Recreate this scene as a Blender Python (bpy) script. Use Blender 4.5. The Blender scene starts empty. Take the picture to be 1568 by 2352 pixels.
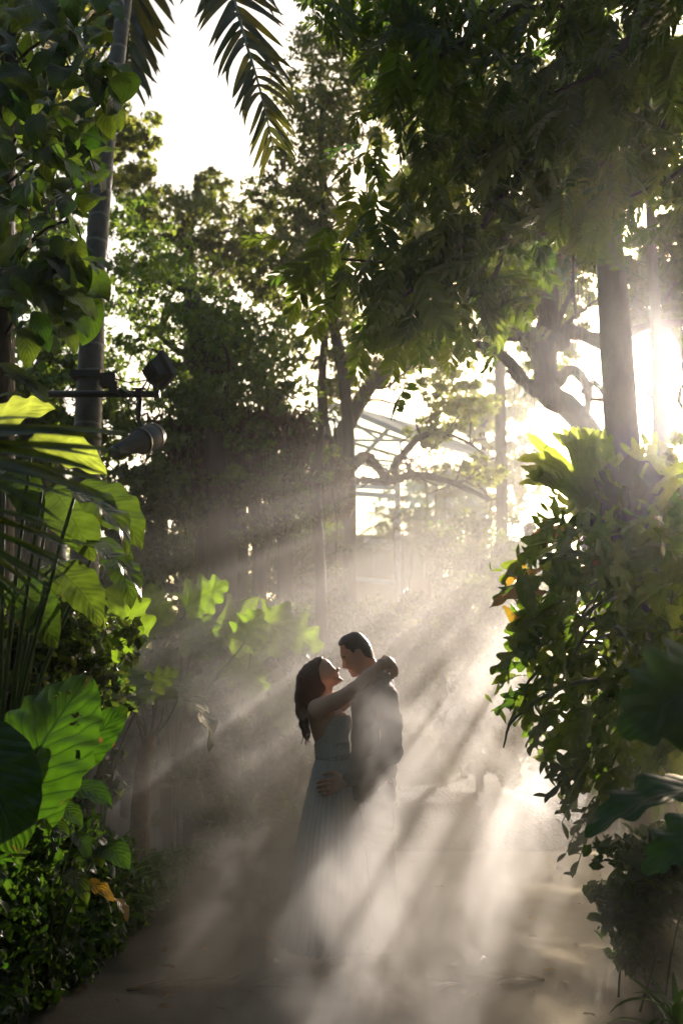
import bpy, math, random
import numpy as np
from mathutils import Vector, Matrix

random.seed(7)
np.random.seed(7)
RS = np.random.RandomState(11)

# ------------------------------------------------------------------ camera
S = bpy.context.scene
COL = S.collection
CAM_H = 1.55
PITCH = math.radians(9.39)
FPX = 2286.0                       # focal length in units of a 1568 px wide frame
cam = bpy.data.cameras.new('camera')
cam.sensor_fit = 'HORIZONTAL'
cam.sensor_width = 24.0
cam.lens = 24.0 * FPX / 1568.0
cam.clip_start = 0.05
cam.clip_end = 2000.0
cam.dof.use_dof = True
cam.dof.focus_distance = 5.4
cam.dof.aperture_fstop = 2.0
cam_o = bpy.data.objects.new('camera', cam)
COL.objects.link(cam_o)
cam_o.location = (0, 0, CAM_H)
cam_o.rotation_euler = (math.pi / 2 + PITCH, 0, 0)
S.camera = cam_o

# ------------------------------------------------------------------ light
SUN_EL = math.radians(15.8)
SUN_AZ = math.radians(19.4)        # to the right of the view direction (+Y)
SUN_DIR = Vector((math.sin(SUN_AZ) * math.cos(SUN_EL), math.cos(SUN_AZ) * math.cos(SUN_EL), math.sin(SUN_EL)))
world = bpy.data.worlds.new('World')
S.world = world
world.use_nodes = True
wn = world.node_tree
wn.nodes.clear()
sky = wn.nodes.new('ShaderNodeTexSky')
sky.sky_type = 'NISHITA'
sky.sun_disc = False
sky.sun_elevation = SUN_EL
sky.sun_rotation = SUN_AZ
sky.air_density = 1.0
sky.dust_density = 4.0
sky.ozone_density = 0.3
bg = wn.nodes.new('ShaderNodeBackground')
bg.inputs['Strength'].default_value = 0.10
wo = wn.nodes.new('ShaderNodeOutputWorld')
tint = wn.nodes.new('ShaderNodeMix'); tint.data_type = 'RGBA'; tint.blend_type = 'MULTIPLY'
tint.inputs[0].default_value = 1.0; tint.inputs[7].default_value = (1.02, 1.0, 0.93, 1)   # the camera's warm white balance
wn.links.new(sky.outputs[0], tint.inputs[6])
wn.links.new(tint.outputs[2], bg.inputs[0])
wn.links.new(bg.outputs[0], wo.inputs[0])

sun = bpy.data.lights.new('sun', 'SUN')
sun.energy = 5.0
sun.angle = math.radians(0.5)
sun.color = (1.0, 0.885, 0.79)
sun_o = bpy.data.objects.new('sun', sun)
COL.objects.link(sun_o)
sun_o.rotation_euler = SUN_DIR.to_track_quat('Z', 'Y').to_euler()

S.view_settings.view_transform = 'Standard'
S.view_settings.look = 'None'
S.view_settings.gamma = 1.0
S.view_settings.use_curve_mapping = False
S.view_settings.exposure = 1.25
cy = S.cycles
cy.use_denoising = True
cy.max_bounces = 6
cy.diffuse_bounces = 3
cy.glossy_bounces = 2
cy.transmission_bounces = 4
cy.transparent_max_bounces = 4
cy.volume_bounces = 1
cy.caustics_reflective = False
cy.caustics_refractive = False
cy.volume_step_rate = 1.0
cy.volume_max_steps = 256
cy.use_adaptive_sampling = True
cy.adaptive_threshold = 0.02
cy.sample_clamp_indirect = 6.0

# ------------------------------------------------------------------ helpers
CT, ST = math.cos(PITCH), math.sin(PITCH)

def P(px, py, Y):
    """world point seen at (px, py) of a 1568x2352 picture, at distance Y along the view's ground direction"""
    cx = (px - 784.0) / FPX
    cz = (1176.0 - py) / FPX
    dy = CT - cz * ST
    dz = ST + cz * CT
    t = Y / dy
    return Vector((cx * t, Y, CAM_H + dz * t))

def link(o, parent=None):
    COL.objects.link(o)
    if parent is not None:
        o.parent = parent
    return o

def tag(o, label=None, cat=None, group=None, kind=None):
    if label: o['label'] = label
    if cat: o['category'] = cat
    if group: o['group'] = group
    if kind: o['kind'] = kind
    return o

def thing(name, label, cat, loc=(0, 0, 0), group=None):
    o = bpy.data.objects.new(name, None)
    o.empty_display_size = 0.1
    COL.objects.link(o)
    o.location = loc
    return tag(o, label, cat, group)

def mesh(name, verts, faces, mat=None, smooth=True, uv=None, var=None):
    me = bpy.data.meshes.new(name)
    verts = np.asarray(verts, dtype=np.float32).reshape(-1, 3)
    if isinstance(faces, np.ndarray):
        n, k = faces.shape
        me.vertices.add(len(verts))
        me.vertices.foreach_set('co', verts.ravel())
        me.loops.add(n * k)
        me.loops.foreach_set('vertex_index', faces.astype(np.int32).ravel())
        me.polygons.add(n)
        me.polygons.foreach_set('loop_start', np.arange(0, n * k, k, dtype=np.int32))
        me.polygons.foreach_set('loop_total', np.full(n, k, dtype=np.int32))
        me.update(calc_edges=True)
    else:
        me.from_pydata(verts.tolist(), [], [tuple(int(i) for i in f) for f in faces])
        me.update()
    if uv is not None:
        l = me.uv_layers.new(name='UVMap')
        idx = np.empty(len(me.loops), dtype=np.int32)
        me.loops.foreach_get('vertex_index', idx)
        l.data.foreach_set('uv', np.asarray(uv, dtype=np.float32)[idx].ravel())
    if var is not None:
        a = me.attributes.new('var', 'FLOAT', 'POINT')
        a.data.foreach_set('value', np.asarray(var, dtype=np.float32))
    if smooth:
        me.polygons.foreach_set('use_smooth', np.ones(len(me.polygons), dtype=bool))
    if mat is not None:
        me.materials.append(mat)
    return me

def obj(name, me, parent=None, M=None, kind=None):
    o = bpy.data.objects.new(name, me)
    link(o, parent)
    if M is not None:
        o.matrix_local = M
    if kind:
        o['kind'] = kind
    return o

class MB:
    """collects geometry for one mesh"""
    def __init__(self):
        self.v, self.f, self.n = [], [], 0
        self.u = []
    def add(self, v, f, u=None):
        v = np.asarray(v, dtype=float).reshape(-1, 3)
        self.v.append(v)
        self.f += [tuple(i + self.n for i in q) for q in f]
        self.u.append(np.zeros((len(v), 2)) if u is None else np.asarray(u, float))
        self.n += len(v)
    def tube(self, pts, rad, n=7, cap=True):
        v, f = tube_geo(pts, rad, n, cap)
        self.add(v, f)
    def box(self, c, s, R=None):
        c = np.asarray(c, float); s = np.asarray(s, float) / 2
        v = np.array([[x, y, z] for x in (-1, 1) for y in (-1, 1) for z in (-1, 1)], float) * s
        if R is not None:
            v = v @ np.asarray(R, float).T
        self.add(v + c, [(0, 1, 3, 2), (4, 6, 7, 5), (0, 4, 5, 1), (2, 3, 7, 6), (0, 2, 6, 4), (1, 5, 7, 3)])
    def bar(self, a, b, w, h=None):
        a = np.asarray(a, float); b = np.asarray(b, float)
        d = b - a; L = np.linalg.norm(d); d /= L
        up = np.array([0, 0, 1.0]) if abs(d[2]) < 0.9 else np.array([0, 1.0, 0])
        x = np.cross(d, up); x /= np.linalg.norm(x); y = np.cross(x, d)
        self.box((a + b) / 2, (w, L, h or w), np.stack([x, d, y], axis=1))
    def build(self, name, mat, parent=None, smooth=True, loc=None, kind=None, off=None):
        v = np.concatenate(self.v)
        if off is not None:
            v = v - np.asarray(off, float)
        me = mesh(name, v, self.f, mat, smooth)
        o = obj(name, me, parent, kind=kind)
        if loc is not None: o.location = loc
        return o

def smooth_path(pts, rad, k=4):
    """Catmull-Rom through points"""
    p = np.asarray([tuple(q) for q in pts], float)
    r = np.asarray(rad, float) if np.ndim(rad) else np.full(len(p), float(rad))
    if len(p) < 3:
        return p, r
    q = np.vstack([2 * p[0] - p[1], p, 2 * p[-1] - p[-2]])
    out, ro = [], []
    for i in range(len(p) - 1):
        for j in range(k):
            t = j / k
            a, b, c, d = q[i], q[i + 1], q[i + 2], q[i + 3]
            out.append(0.5 * (2 * b + (c - a) * t + (2 * a - 5 * b + 4 * c - d) * t * t + (3 * b - a - 3 * c + d) * t ** 3))
            ro.append(r[i] * (1 - t) + r[i + 1] * t)
    out.append(p[-1]); ro.append(r[-1])
    return np.array(out), np.array(ro)

def tube_geo(pts, rad, n=7, cap=True, rough=0.0, rs=None):
    p = np.asarray([tuple(q) for q in pts], float)
    r = np.asarray(rad, float) if np.ndim(rad) else np.full(len(p), float(rad))
    t = np.gradient(p, axis=0)
    t /= np.linalg.norm(t, axis=1)[:, None] + 1e-12
    up = np.array([0.13, 0.97, 0.2]) if abs(t[0][1]) < 0.8 else np.array([1.0, 0.1, 0.1])
    x = np.cross(t, up); x /= np.linalg.norm(x, axis=1)[:, None]
    y = np.cross(t, x)
    a = np.arange(n) * 2 * math.pi / n
    R = r[:, None] * np.ones((1, n))
    if rough:
        R = R * (1 + rough * (rs or RS).randn(len(p), n))
    v = p[:, None, :] + R[:, :, None] * (np.cos(a)[None, :, None] * x[:, None, :] + np.sin(a)[None, :, None] * y[:, None, :])
    f = []
    m = len(p)
    for i in range(m - 1):
        for j in range(n):
            k = (j + 1) % n
            f.append((i * n + j, i * n + k, (i + 1) * n + k, (i + 1) * n + j))
    v = v.reshape(-1, 3)
    if cap:
        f.append(tuple(range(n - 1, -1, -1)))
        f.append(tuple((m - 1) * n + j for j in range(n)))
    return v, f

def wobble_path(a, b, n, amp, rs=RS):
    a = np.asarray(tuple(a), float); b = np.asarray(tuple(b), float)
    t = np.linspace(0, 1, n)[:, None]
    L = np.linalg.norm(b - a)
    w = rs.randn(n, 3) * amp * L
    w[0] = 0; w[-1] = 0
    return a + (b - a) * t + w

# ------------------------------------------------------------------ materials
def nt(name):
    m = bpy.data.materials.new(name)
    m.use_nodes = True
    t = m.node_tree
    t.nodes.clear()
    return m, t

def N(t, typ, **kw):
    n = t.nodes.new(typ)
    for k, v in kw.items():
        if k.startswith('i_'):
            key = k[2:]
            key = int(key) if key.isdigit() else key.replace('_', ' ')
            n.inputs[key].default_value = v
        else:
            setattr(n, k, v)
    return n

def math_(t, op, a, b=None, c=None, clamp=False):
    n = t.nodes.new('ShaderNodeMath'); n.operation = op; n.use_clamp = clamp
    for i, q in enumerate((a, b, c)):
        if q is None: continue
        if hasattr(q, 'is_linked') or hasattr(q, 'links'): t.links.new(q, n.inputs[i])
        else: n.inputs[i].default_value = q
    return n.outputs[0]

def mixc(t, fac, a, b, blend='MIX'):
    n = t.nodes.new('ShaderNodeMix'); n.data_type = 'RGBA'; n.blend_type = blend
    for i, q in ((0, fac), (6, a), (7, b)):
        if hasattr(q, 'links'): t.links.new(q, n.inputs[i])
        else: n.inputs[i].default_value = q if i == 0 else (q[0], q[1], q[2], 1)
    return n.outputs[2]

def leaf_mat(name, c1, c2, tr1, tr2, fac=0.45, rough=0.35, veins=0.0, nv=9.0, slant=0.35, spec=0.5, vein_col=None, brown=0.0, vw=0.085, quilt=0.22):
    """glossy leaf that lets light through; c1..c2 surface colours, tr1..tr2 transmitted colours, varied from leaf to leaf"""
    m, t = nt(name)
    L = t.links
    oi = N(t, 'ShaderNodeObjectInfo')
    at = N(t, 'ShaderNodeAttribute', attribute_name='var')
    v = math_(t, 'FRACT', math_(t, 'ADD', oi.outputs['Random'], at.outputs['Fac']))
    base = mixc(t, v, c1, c2)
    tra = mixc(t, v, tr1, tr2)
    geo = N(t, 'ShaderNodeNewGeometry')
    tc = N(t, 'ShaderNodeTexCoord')
    nz = N(t, 'ShaderNodeTexNoise', i_Scale=9.0, i_Detail=3.0)
    L.new(tc.outputs['Object'], nz.inputs['Vector'])
    mott = math_(t, 'MULTIPLY_ADD', nz.outputs['Fac'], 0.9, 0.55)
    mv = N(t, 'ShaderNodeVectorMath', operation='SCALE')
    L.new(base, mv.inputs[0]); L.new(mott, mv.inputs['Scale'])
    base = mv.outputs[0]
    mv2 = N(t, 'ShaderNodeVectorMath', operation='SCALE')
    L.new(tra, mv2.inputs[0]); L.new(mott, mv2.inputs['Scale'])
    tra = mv2.outputs[0]
    norm = None
    if veins > 0:
        uvm = N(t, 'ShaderNodeUVMap')
        sx = N(t, 'ShaderNodeSeparateXYZ'); L.new(uvm.outputs[0], sx.inputs[0])
        s = math_(t, 'ABSOLUTE', math_(t, 'MULTIPLY_ADD', sx.outputs[0], 2.0, -1.0))
        q = math_(t, 'MULTIPLY', math_(t, 'SUBTRACT', sx.outputs[1], math_(t, 'MULTIPLY', s, slant)), nv)
        fr = math_(t, 'ABSOLUTE', math_(t, 'SUBTRACT', math_(t, 'FRACT', q), 0.5))     # 0 at the vein, .5 between
        lat = math_(t, 'SUBTRACT', 1.0, math_(t, 'DIVIDE', fr, vw), clamp=True)
        mid = math_(t, 'SUBTRACT', 1.0, math_(t, 'DIVIDE', s, 0.05), clamp=True)
        vm = math_(t, 'MAXIMUM', math_(t, 'MULTIPLY', lat, 0.75), mid)
        vm = math_(t, 'MULTIPLY', vm, veins)
        vc = vein_col or tuple(x * 0.35 for x in tr1)
        tra = mixc(t, vm, tra, vc)
        base = mixc(t, math_(t, 'MULTIPLY', vm, 0.5), base, tuple(min(1, x * 2.2 + 0.02) for x in c1))
        bump = N(t, 'ShaderNodeBump', i_Strength=quilt, i_Distance=0.01)
        L.new(math_(t, 'SUBTRACT', math_(t, 'POWER', math_(t, 'MULTIPLY', fr, 2.0), 0.6), math_(t, 'MULTIPLY', mid, 0.8)), bump.inputs['Height'])
        norm = bump.outputs[0]
        if brown > 0:
            nb = N(t, 'ShaderNodeTexNoise', i_Scale=5.0, i_Detail=4.0)
            L.new(uvm.outputs[0], nb.inputs['Vector'])
            ed = math_(t, 'MAXIMUM', math_(t, 'SUBTRACT', math_(t, 'MULTIPLY', s, 8.0), 7.2, clamp=True),
                       math_(t, 'SUBTRACT', math_(t, 'MULTIPLY', sx.outputs[1], 8.0), 7.1, clamp=True))
            bm = math_(t, 'MULTIPLY', math_(t, 'GREATER_THAN', math_(t, 'ADD', nb.outputs['Fac'], math_(t, 'MULTIPLY', ed, 0.17)), 0.70), brown)
            base = mixc(t, bm, base, (0.16, 0.08, 0.03))
            tra = mixc(t, bm, tra, (0.22, 0.10, 0.02))
    pr = N(t, 'ShaderNodeBsdfPrincipled', i_Roughness=rough)
    pr.inputs['Specular IOR Level'].default_value = spec
    L.new(base, pr.inputs['Base Color'])
    trn = N(t, 'ShaderNodeBsdfTranslucent')
    L.new(tra, trn.inputs['Color'])
    if norm is not None:
        L.new(norm, pr.inputs['Normal']); L.new(norm, trn.inputs['Normal'])
    mx = N(t, 'ShaderNodeMixShader', i_0=fac)
    L.new(pr.outputs[0], mx.inputs[1]); L.new(trn.outputs[0], mx.inputs[2])
    out = N(t, 'ShaderNodeOutputMaterial')
    L.new(mx.outputs[0], out.inputs['Surface'])
    return m

def plain_mat(name, c1, c2=None, rough=0.7, scale=8.0, bump=0.3, metal=0.0, stretch=(1, 1, 1), spec=0.5, detail=6.0, dist=0.02, trans=0.0):
    m, t = nt(name)
    L = t.links
    tc = N(t, 'ShaderNodeTexCoord')
    mp = N(t, 'ShaderNodeMapping'); mp.inputs['Scale'].default_value = stretch
    L.new(tc.outputs['Object'], mp.inputs[0])
    nz = N(t, 'ShaderNodeTexNoise', i_Scale=scale, i_Detail=detail, i_Roughness=0.65)
    L.new(mp.outputs[0], nz.inputs['Vector'])
    cr = N(t, 'ShaderNodeMapRange', i_1=0.3, i_2=0.7)
    L.new(nz.outputs['Fac'], cr.inputs[0])
    pr = N(t, 'ShaderNodeBsdfPrincipled', i_Roughness=rough, i_Metallic=metal)
    pr.inputs['Specular IOR Level'].default_value = spec
    L.new(mixc(t, cr.outputs[0], c1, c2 or c1), pr.inputs['Base Color'])
    if bump:
        b = N(t, 'ShaderNodeBump', i_Strength=bump, i_Distance=dist)
        L.new(nz.outputs['Fac'], b.inputs['Height'])
        L.new(b.outputs[0], pr.inputs['Normal'])
    out = N(t, 'ShaderNodeOutputMaterial')
    if trans > 0:
        tr = N(t, 'ShaderNodeBsdfTranslucent')
        L.new(mixc(t, cr.outputs[0], c1, c2 or c1), tr.inputs['Color'])
        mx = N(t, 'ShaderNodeMixShader', i_0=trans)
        L.new(pr.outputs[0], mx.inputs[1]); L.new(tr.outputs[0], mx.inputs[2])
        L.new(mx.outputs[0], out.inputs['Surface'])
    else:
        L.new(pr.outputs[0], out.inputs['Surface'])
    return m

BARK_DARK = plain_mat('bark dark', (0.035, 0.026, 0.02), (0.09, 0.07, 0.055), 0.85, 9, 0.9, stretch=(1, 1, 0.25), dist=0.04)
BARK_GREY = plain_mat('bark grey', (0.10, 0.086, 0.062), (0.2, 0.175, 0.13), 0.8, 7, 0.7, stretch=(1, 1, 0.3), dist=0.03)
BARK_ROOT = plain_mat('aerial root', (0.035, 0.025, 0.018), (0.08, 0.058, 0.042), 0.9, 12, 0.6, stretch=(1, 1, 0.15))
STEM_GREEN = plain_mat('green stem', (0.05, 0.09, 0.02), (0.09, 0.13, 0.03), 0.45, 14, 0.2, trans=0.15)
THATCH = plain_mat('dead thatch', (0.10, 0.065, 0.04), (0.2, 0.14, 0.08), 0.9, 20, 0.4, stretch=(1, 1, 0.2), trans=0.15)

LEAF_BROAD = leaf_mat('broad leaf', (0.009, 0.026, 0.006), (0.016, 0.038, 0.009), (0.05, 0.14, 0.008), (0.18, 0.26, 0.016), 0.38, 0.33, veins=0.35, nv=7)
LEAF_PINNATE = leaf_mat('pinnate leaflet', (0.005, 0.022, 0.005), (0.011, 0.034, 0.008), (0.12, 0.26, 0.016), (0.36, 0.46, 0.04), 0.38, 0.42, spec=0.3)
LEAF_CLIMB = leaf_mat('climber leaf', (0.012, 0.03, 0.008), (0.022, 0.048, 0.012), (0.16, 0.34, 0.016), (0.40, 0.52, 0.04), 0.42, 0.25, veins=0.3, nv=6)
LEAF_BIG = leaf_mat('elephant leaf', (0.016, 0.045, 0.010), (0.03, 0.065, 0.014), (0.045, 0.12, 0.004), (0.065, 0.15, 0.006), 0.44, 0.3, veins=1.0, nv=9, slant=0.28, brown=1.0, vw=0.13, quilt=0.5, vein_col=(0.012, 0.035, 0.003))
LEAF_YELLOW = leaf_mat('paddle leaf', (0.016, 0.042, 0.012), (0.028, 0.055, 0.018), (0.075, 0.15, 0.01), (0.14, 0.21, 0.016), 0.40, 0.22, veins=0.2, nv=14, slant=0.12, brown=0.8)
LEAF_LOBED = leaf_mat('lobed leaf', (0.02, 0.05, 0.010), (0.03, 0.07, 0.014), (0.24, 0.40, 0.016), (0.32, 0.46, 0.02), 0.46, 0.32, veins=0.5, nv=7, slant=0.3)
LEAF_PALM = leaf_mat('palm leaflet', (0.010, 0.026, 0.016), (0.018, 0.038, 0.018), (0.03, 0.065, 0.012), (0.15, 0.14, 0.015), 0.30, 0.28, brown=0.0)
LEAF_FAN = leaf_mat('fan palm blade', (0.018, 0.045, 0.028), (0.03, 0.06, 0.034), (0.08, 0.17, 0.016), (0.20, 0.25, 0.025), 0.34, 0.2, veins=0.35, nv=1, slant=0.0, brown=1.0)
LEAF_STRAP = leaf_mat('strap leaf', (0.03, 0.075, 0.02), (0.05, 0.10, 0.025), (0.12, 0.32, 0.03), (0.22, 0.42, 0.04), 0.4, 0.28, veins=0.3, nv=1, slant=0.0)
LEAF_GROUND = leaf_mat('ground cover leaf', (0.014, 0.036, 0.010), (0.028, 0.058, 0.016), (0.06, 0.17, 0.008), (0.16, 0.28, 0.02), 0.38, 0.3, veins=0.4, nv=6)
LEAF_STAG = leaf_mat('staghorn frond', (0.05, 0.09, 0.025), (0.07, 0.11, 0.03), (0.42, 0.56, 0.04), (0.58, 0.66, 0.08), 0.5, 0.5, veins=0.25, nv=3, slant=0.6, brown=0.7)
LEAF_OLIVE = leaf_mat('olive foliage', (0.02, 0.038, 0.015), (0.045, 0.06, 0.025), (0.15, 0.24, 0.025), (0.38, 0.38, 0.05), 0.42, 0.45)
LEAF_MID = leaf_mat('mid green foliage', (0.028, 0.06, 0.022), (0.06, 0.105, 0.042), (0.15, 0.30, 0.025), (0.40, 0.50, 0.05), 0.42, 0.3)
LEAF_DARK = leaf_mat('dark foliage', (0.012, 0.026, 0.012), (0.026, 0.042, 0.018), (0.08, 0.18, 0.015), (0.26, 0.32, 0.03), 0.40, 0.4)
LEAF_LIGHT = leaf_mat('light foliage', (0.05, 0.085, 0.03), (0.09, 0.12, 0.045), (0.34, 0.46, 0.05), (0.55, 0.52, 0.09), 0.45, 0.45)
LEAF_DEAD = leaf_mat('dead leaf', (0.10, 0.06, 0.03), (0.2, 0.12, 0.06), (0.2, 0.1, 0.03), (0.3, 0.16, 0.04), 0.2, 0.5)
LEAF_GOLD = leaf_mat('yellowing leaf', (0.25, 0.16, 0.02), (0.3, 0.17, 0.03), (0.6, 0.38, 0.03), (0.65, 0.34, 0.03), 0.45, 0.4, veins=0.4, nv=7, brown=1.0)

# ------------------------------------------------------------------ leaves
def leaf_geo(L=1.0, W=0.5, nu=8, nh=2, prof=None, fold=0.25, droop=0.5, wave=0.0, nwave=3.0, lobes=0, depth=0.0, cord=0.0, sweep=0.25, twist=0.0, tipcurl=0.0, seed=0, petiole=0.0):
    rs = np.random.RandomState(seed)
    prof = prof or (lambda u: math.sin(math.pi * min(1, u ** 0.75)) ** 0.8)
    rows = []
    uv = []
    y = z = 0.0
    du = L / nu
    ph = rs.rand() * 6.28
    ph2 = rs.rand() * 6.28
    nv = 2 * nh + 1
    for i in range(nu + 1):
        u = i / nu
        a = -droop * u - tipcurl * max(0, u - 0.7) / 0.3
        if i > 0:
            y += du * math.cos(a); z += du * math.sin(a)
        w = 0.5 * W * max(prof(u), 0.012)
        for j in range(nv):
            s = (j - nh) / nh
            aw = abs(s)
            ww = w
            if lobes:
                side = 0.35 if s > 0 else 0.0
                lb = 0.5 + 0.5 * math.cos(2 * math.pi * (u * lobes + side))
                lb = 1 - depth * (1 - lb) ** 1.2 * (1 if u < 0.93 else 0)
                ww = w * (1 - (1 - lb) * aw ** 1.0)
            x = s * ww * math.cos(fold)
            up = aw * ww * math.sin(fold) - 0.15 * aw * aw * ww
            up += wave * aw * math.sin(2 * math.pi * nwave * u + (ph if s > 0 else ph2)) * (0.3 + 0.7 * math.sin(math.pi * u))
            yy = sweep * ww * aw - cord * aw * aw * (1 - u) ** 3 * W
            tw = twist * u
            xr = x * math.cos(tw) - up * math.sin(tw)
            zr = x * math.sin(tw) + up * math.cos(tw)
            rows.append((xr, y + yy * math.cos(a) - zr * math.sin(a), z + yy * math.sin(a) + zr * math.cos(a)))
            uv.append((0.5 + 0.5 * s, u))
    f = []
    for i in range(nu):
        for j in range(nv - 1):
            f.append((i * nv + j, i * nv + j + 1, (i + 1) * nv + j + 1, (i + 1) * nv + j))
    return np.array(rows), f, np.array(uv)

def leaf_mesh(name, mat, drop=None, **kw):
    v, f, uv = leaf_geo(**kw)
    if drop:
        f = [q for i, q in enumerate(f) if i not in drop]
    # the leaf runs from its base at the origin to its tip on +Y, 1 long
    tip = v[-1 - (kw.get('nh', 2))]
    v, f, uv = np.array(v), f, uv
    ang = math.atan2(tip[2], tip[1])
    R = np.array([[1, 0, 0], [0, math.cos(-ang), -math.sin(-ang)], [0, math.sin(-ang), math.cos(-ang)]])
    v = v @ R.T
    v /= math.hypot(tip[1], tip[2])
    return mesh(name, v, f, mat, True, uv)

def leaf_matrix(base, tip, normal, wscale=1.0):
    base = Vector(base); tip = Vector(tip)
    y = tip - base
    L = y.length
    y = y / L
    n = Vector(normal)
    x = y.cross(n)
    if x.length < 1e-5: x = y.cross(Vector((0.3, 0.5, 0.8)))
    x.normalize()
    z = x.cross(y)
    M = Matrix.Identity(4)
    for i in range(3):
        M[i][0] = x[i] * L * wscale; M[i][1] = y[i] * L; M[i][2] = z[i] * L; M[i][3] = base[i]
    return M

def put_leaf(parent, me, base, tip, normal, wscale=1.0, name='leaf', off=None):
    M = leaf_matrix(base, tip, normal, wscale)
    if off is None: off = parent.location
    M[0][3] -= off[0]; M[1][3] -= off[1]; M[2][3] -= off[2]
    return obj(name, me, parent, M)

def apply(M, v):
    A = np.array(M)
    return v @ A[:3, :3].T + A[:3, 3]

def in_poly(x, y, poly):
    c = False
    j = len(poly) - 1
    for i in range(len(poly)):
        xi, yi = poly[i]; xj, yj = poly[j]
        if (yi > y) != (yj > y) and x < (xj - xi) * (y - yi) / (yj - yi) + xi:
            c = not c
        j = i
    return c

def sample_poly(poly, rs):
    xs = [p[0] for p in poly]; ys = [p[1] for p in poly]
    while True:
        x = rs.uniform(min(xs), max(xs)); y = rs.uniform(min(ys), max(ys))
        if in_poly(x, y, poly): return x, y

def rand_dir(rs):
    v = rs.randn(3)
    return v / np.linalg.norm(v)

def leaf_cloud(centers, spreads, n, size, rs, aspect=0.5, flat=0.0, fine=False):
    """n two-triangle leaves spread over clumps -> verts, faces(quads), var"""
    centers = np.asarray(centers, float)
    idx = rs.randint(0, len(centers), n)
    sp = np.asarray(spreads, float)[idx]
    d = rs.randn(n, 3)
    d /= np.linalg.norm(d, axis=1)[:, None]
    rad = rs.rand(n) ** 0.45
    c = centers[idx] + d * rad[:, None] * sp
    t = rs.randn(n, 3); t[:, 2] -= 0.5
    t /= np.linalg.norm(t, axis=1)[:, None]
    q = rs.randn(n, 3); q[:, 2] += flat
    b = np.cross(t, q); b /= np.linalg.norm(b, axis=1)[:, None]
    nn = np.cross(t, b)
    L = size * (0.45 + 1.25 * rs.rand(n) ** 1.6)[:, None]
    Wd = L * aspect * 0.5
    if fine:                                     # pointed, folded leaf of two bent halves
        v = np.empty((n, 6, 3))
        v[:, 0] = c - t * L * 0.5
        v[:, 1] = c - t * L * 0.18 + b * Wd * 0.9 + nn * L * 0.10
        v[:, 2] = c + t * L * 0.18 + b * Wd * 0.75 + nn * L * 0.06
        v[:, 3] = c + t * L * 0.5 - nn * L * 0.12
        v[:, 4] = c + t * L * 0.18 - b * Wd * 0.75 + nn * L * 0.06
        v[:, 5] = c - t * L * 0.18 - b * Wd * 0.9 + nn * L * 0.10
        q = np.arange(n, dtype=np.int32)[:, None] * 6
        f = np.concatenate([q + np.array([[0, 1, 2, 3]]), q + np.array([[0, 3, 4, 5]])]).astype(np.int32)
        return v.reshape(-1, 3), f, np.repeat(rs.rand(n) * 0.999, 6)
    v = np.empty((n, 4, 3))
    v[:, 0] = c - t * L * 0.5
    v[:, 1] = c + b * Wd + nn * L * 0.10
    v[:, 2] = c + t * L * 0.5
    v[:, 3] = c - b * Wd + nn * L * 0.10
    f = np.arange(n * 4, dtype=np.int32).reshape(n, 4)
    var = np.repeat(rs.rand(n) * 0.999, 4)
    return v.reshape(-1, 3), f, var
# ------------------------------------------------------------------ setting: ground, path
def soil_mat():
    m, t = nt('damp leaf litter soil'); L = t.links
    tc = N(t, 'ShaderNodeTexCoord')
    n1 = N(t, 'ShaderNodeTexNoise', i_Scale=3.0, i_Detail=8.0); L.new(tc.outputs['Object'], n1.inputs['Vector'])
    n2 = N(t, 'ShaderNodeTexVoronoi', i_Scale=26.0); L.new(tc.outputs['Object'], n2.inputs['Vector'])
    c = mixc(t, n1.outputs['Fac'], (0.02, 0.014, 0.009), (0.07, 0.048, 0.03))
    c = mixc(t, math_(t, 'MULTIPLY', n2.outputs['Distance'], 0.7), c, (0.09, 0.06, 0.035))
    pr = N(t, 'ShaderNodeBsdfPrincipled', i_Roughness=0.8)
    L.new(c, pr.inputs['Base Color'])
    b = N(t, 'ShaderNodeBump', i_Strength=0.9, i_Distance=0.03); L.new(n2.outputs['Distance'], b.inputs['Height']); L.new(b.outputs[0], pr.inputs['Normal'])
    o = N(t, 'ShaderNodeOutputMaterial'); L.new(pr.outputs[0], o.inputs[0])
    return m

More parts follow.
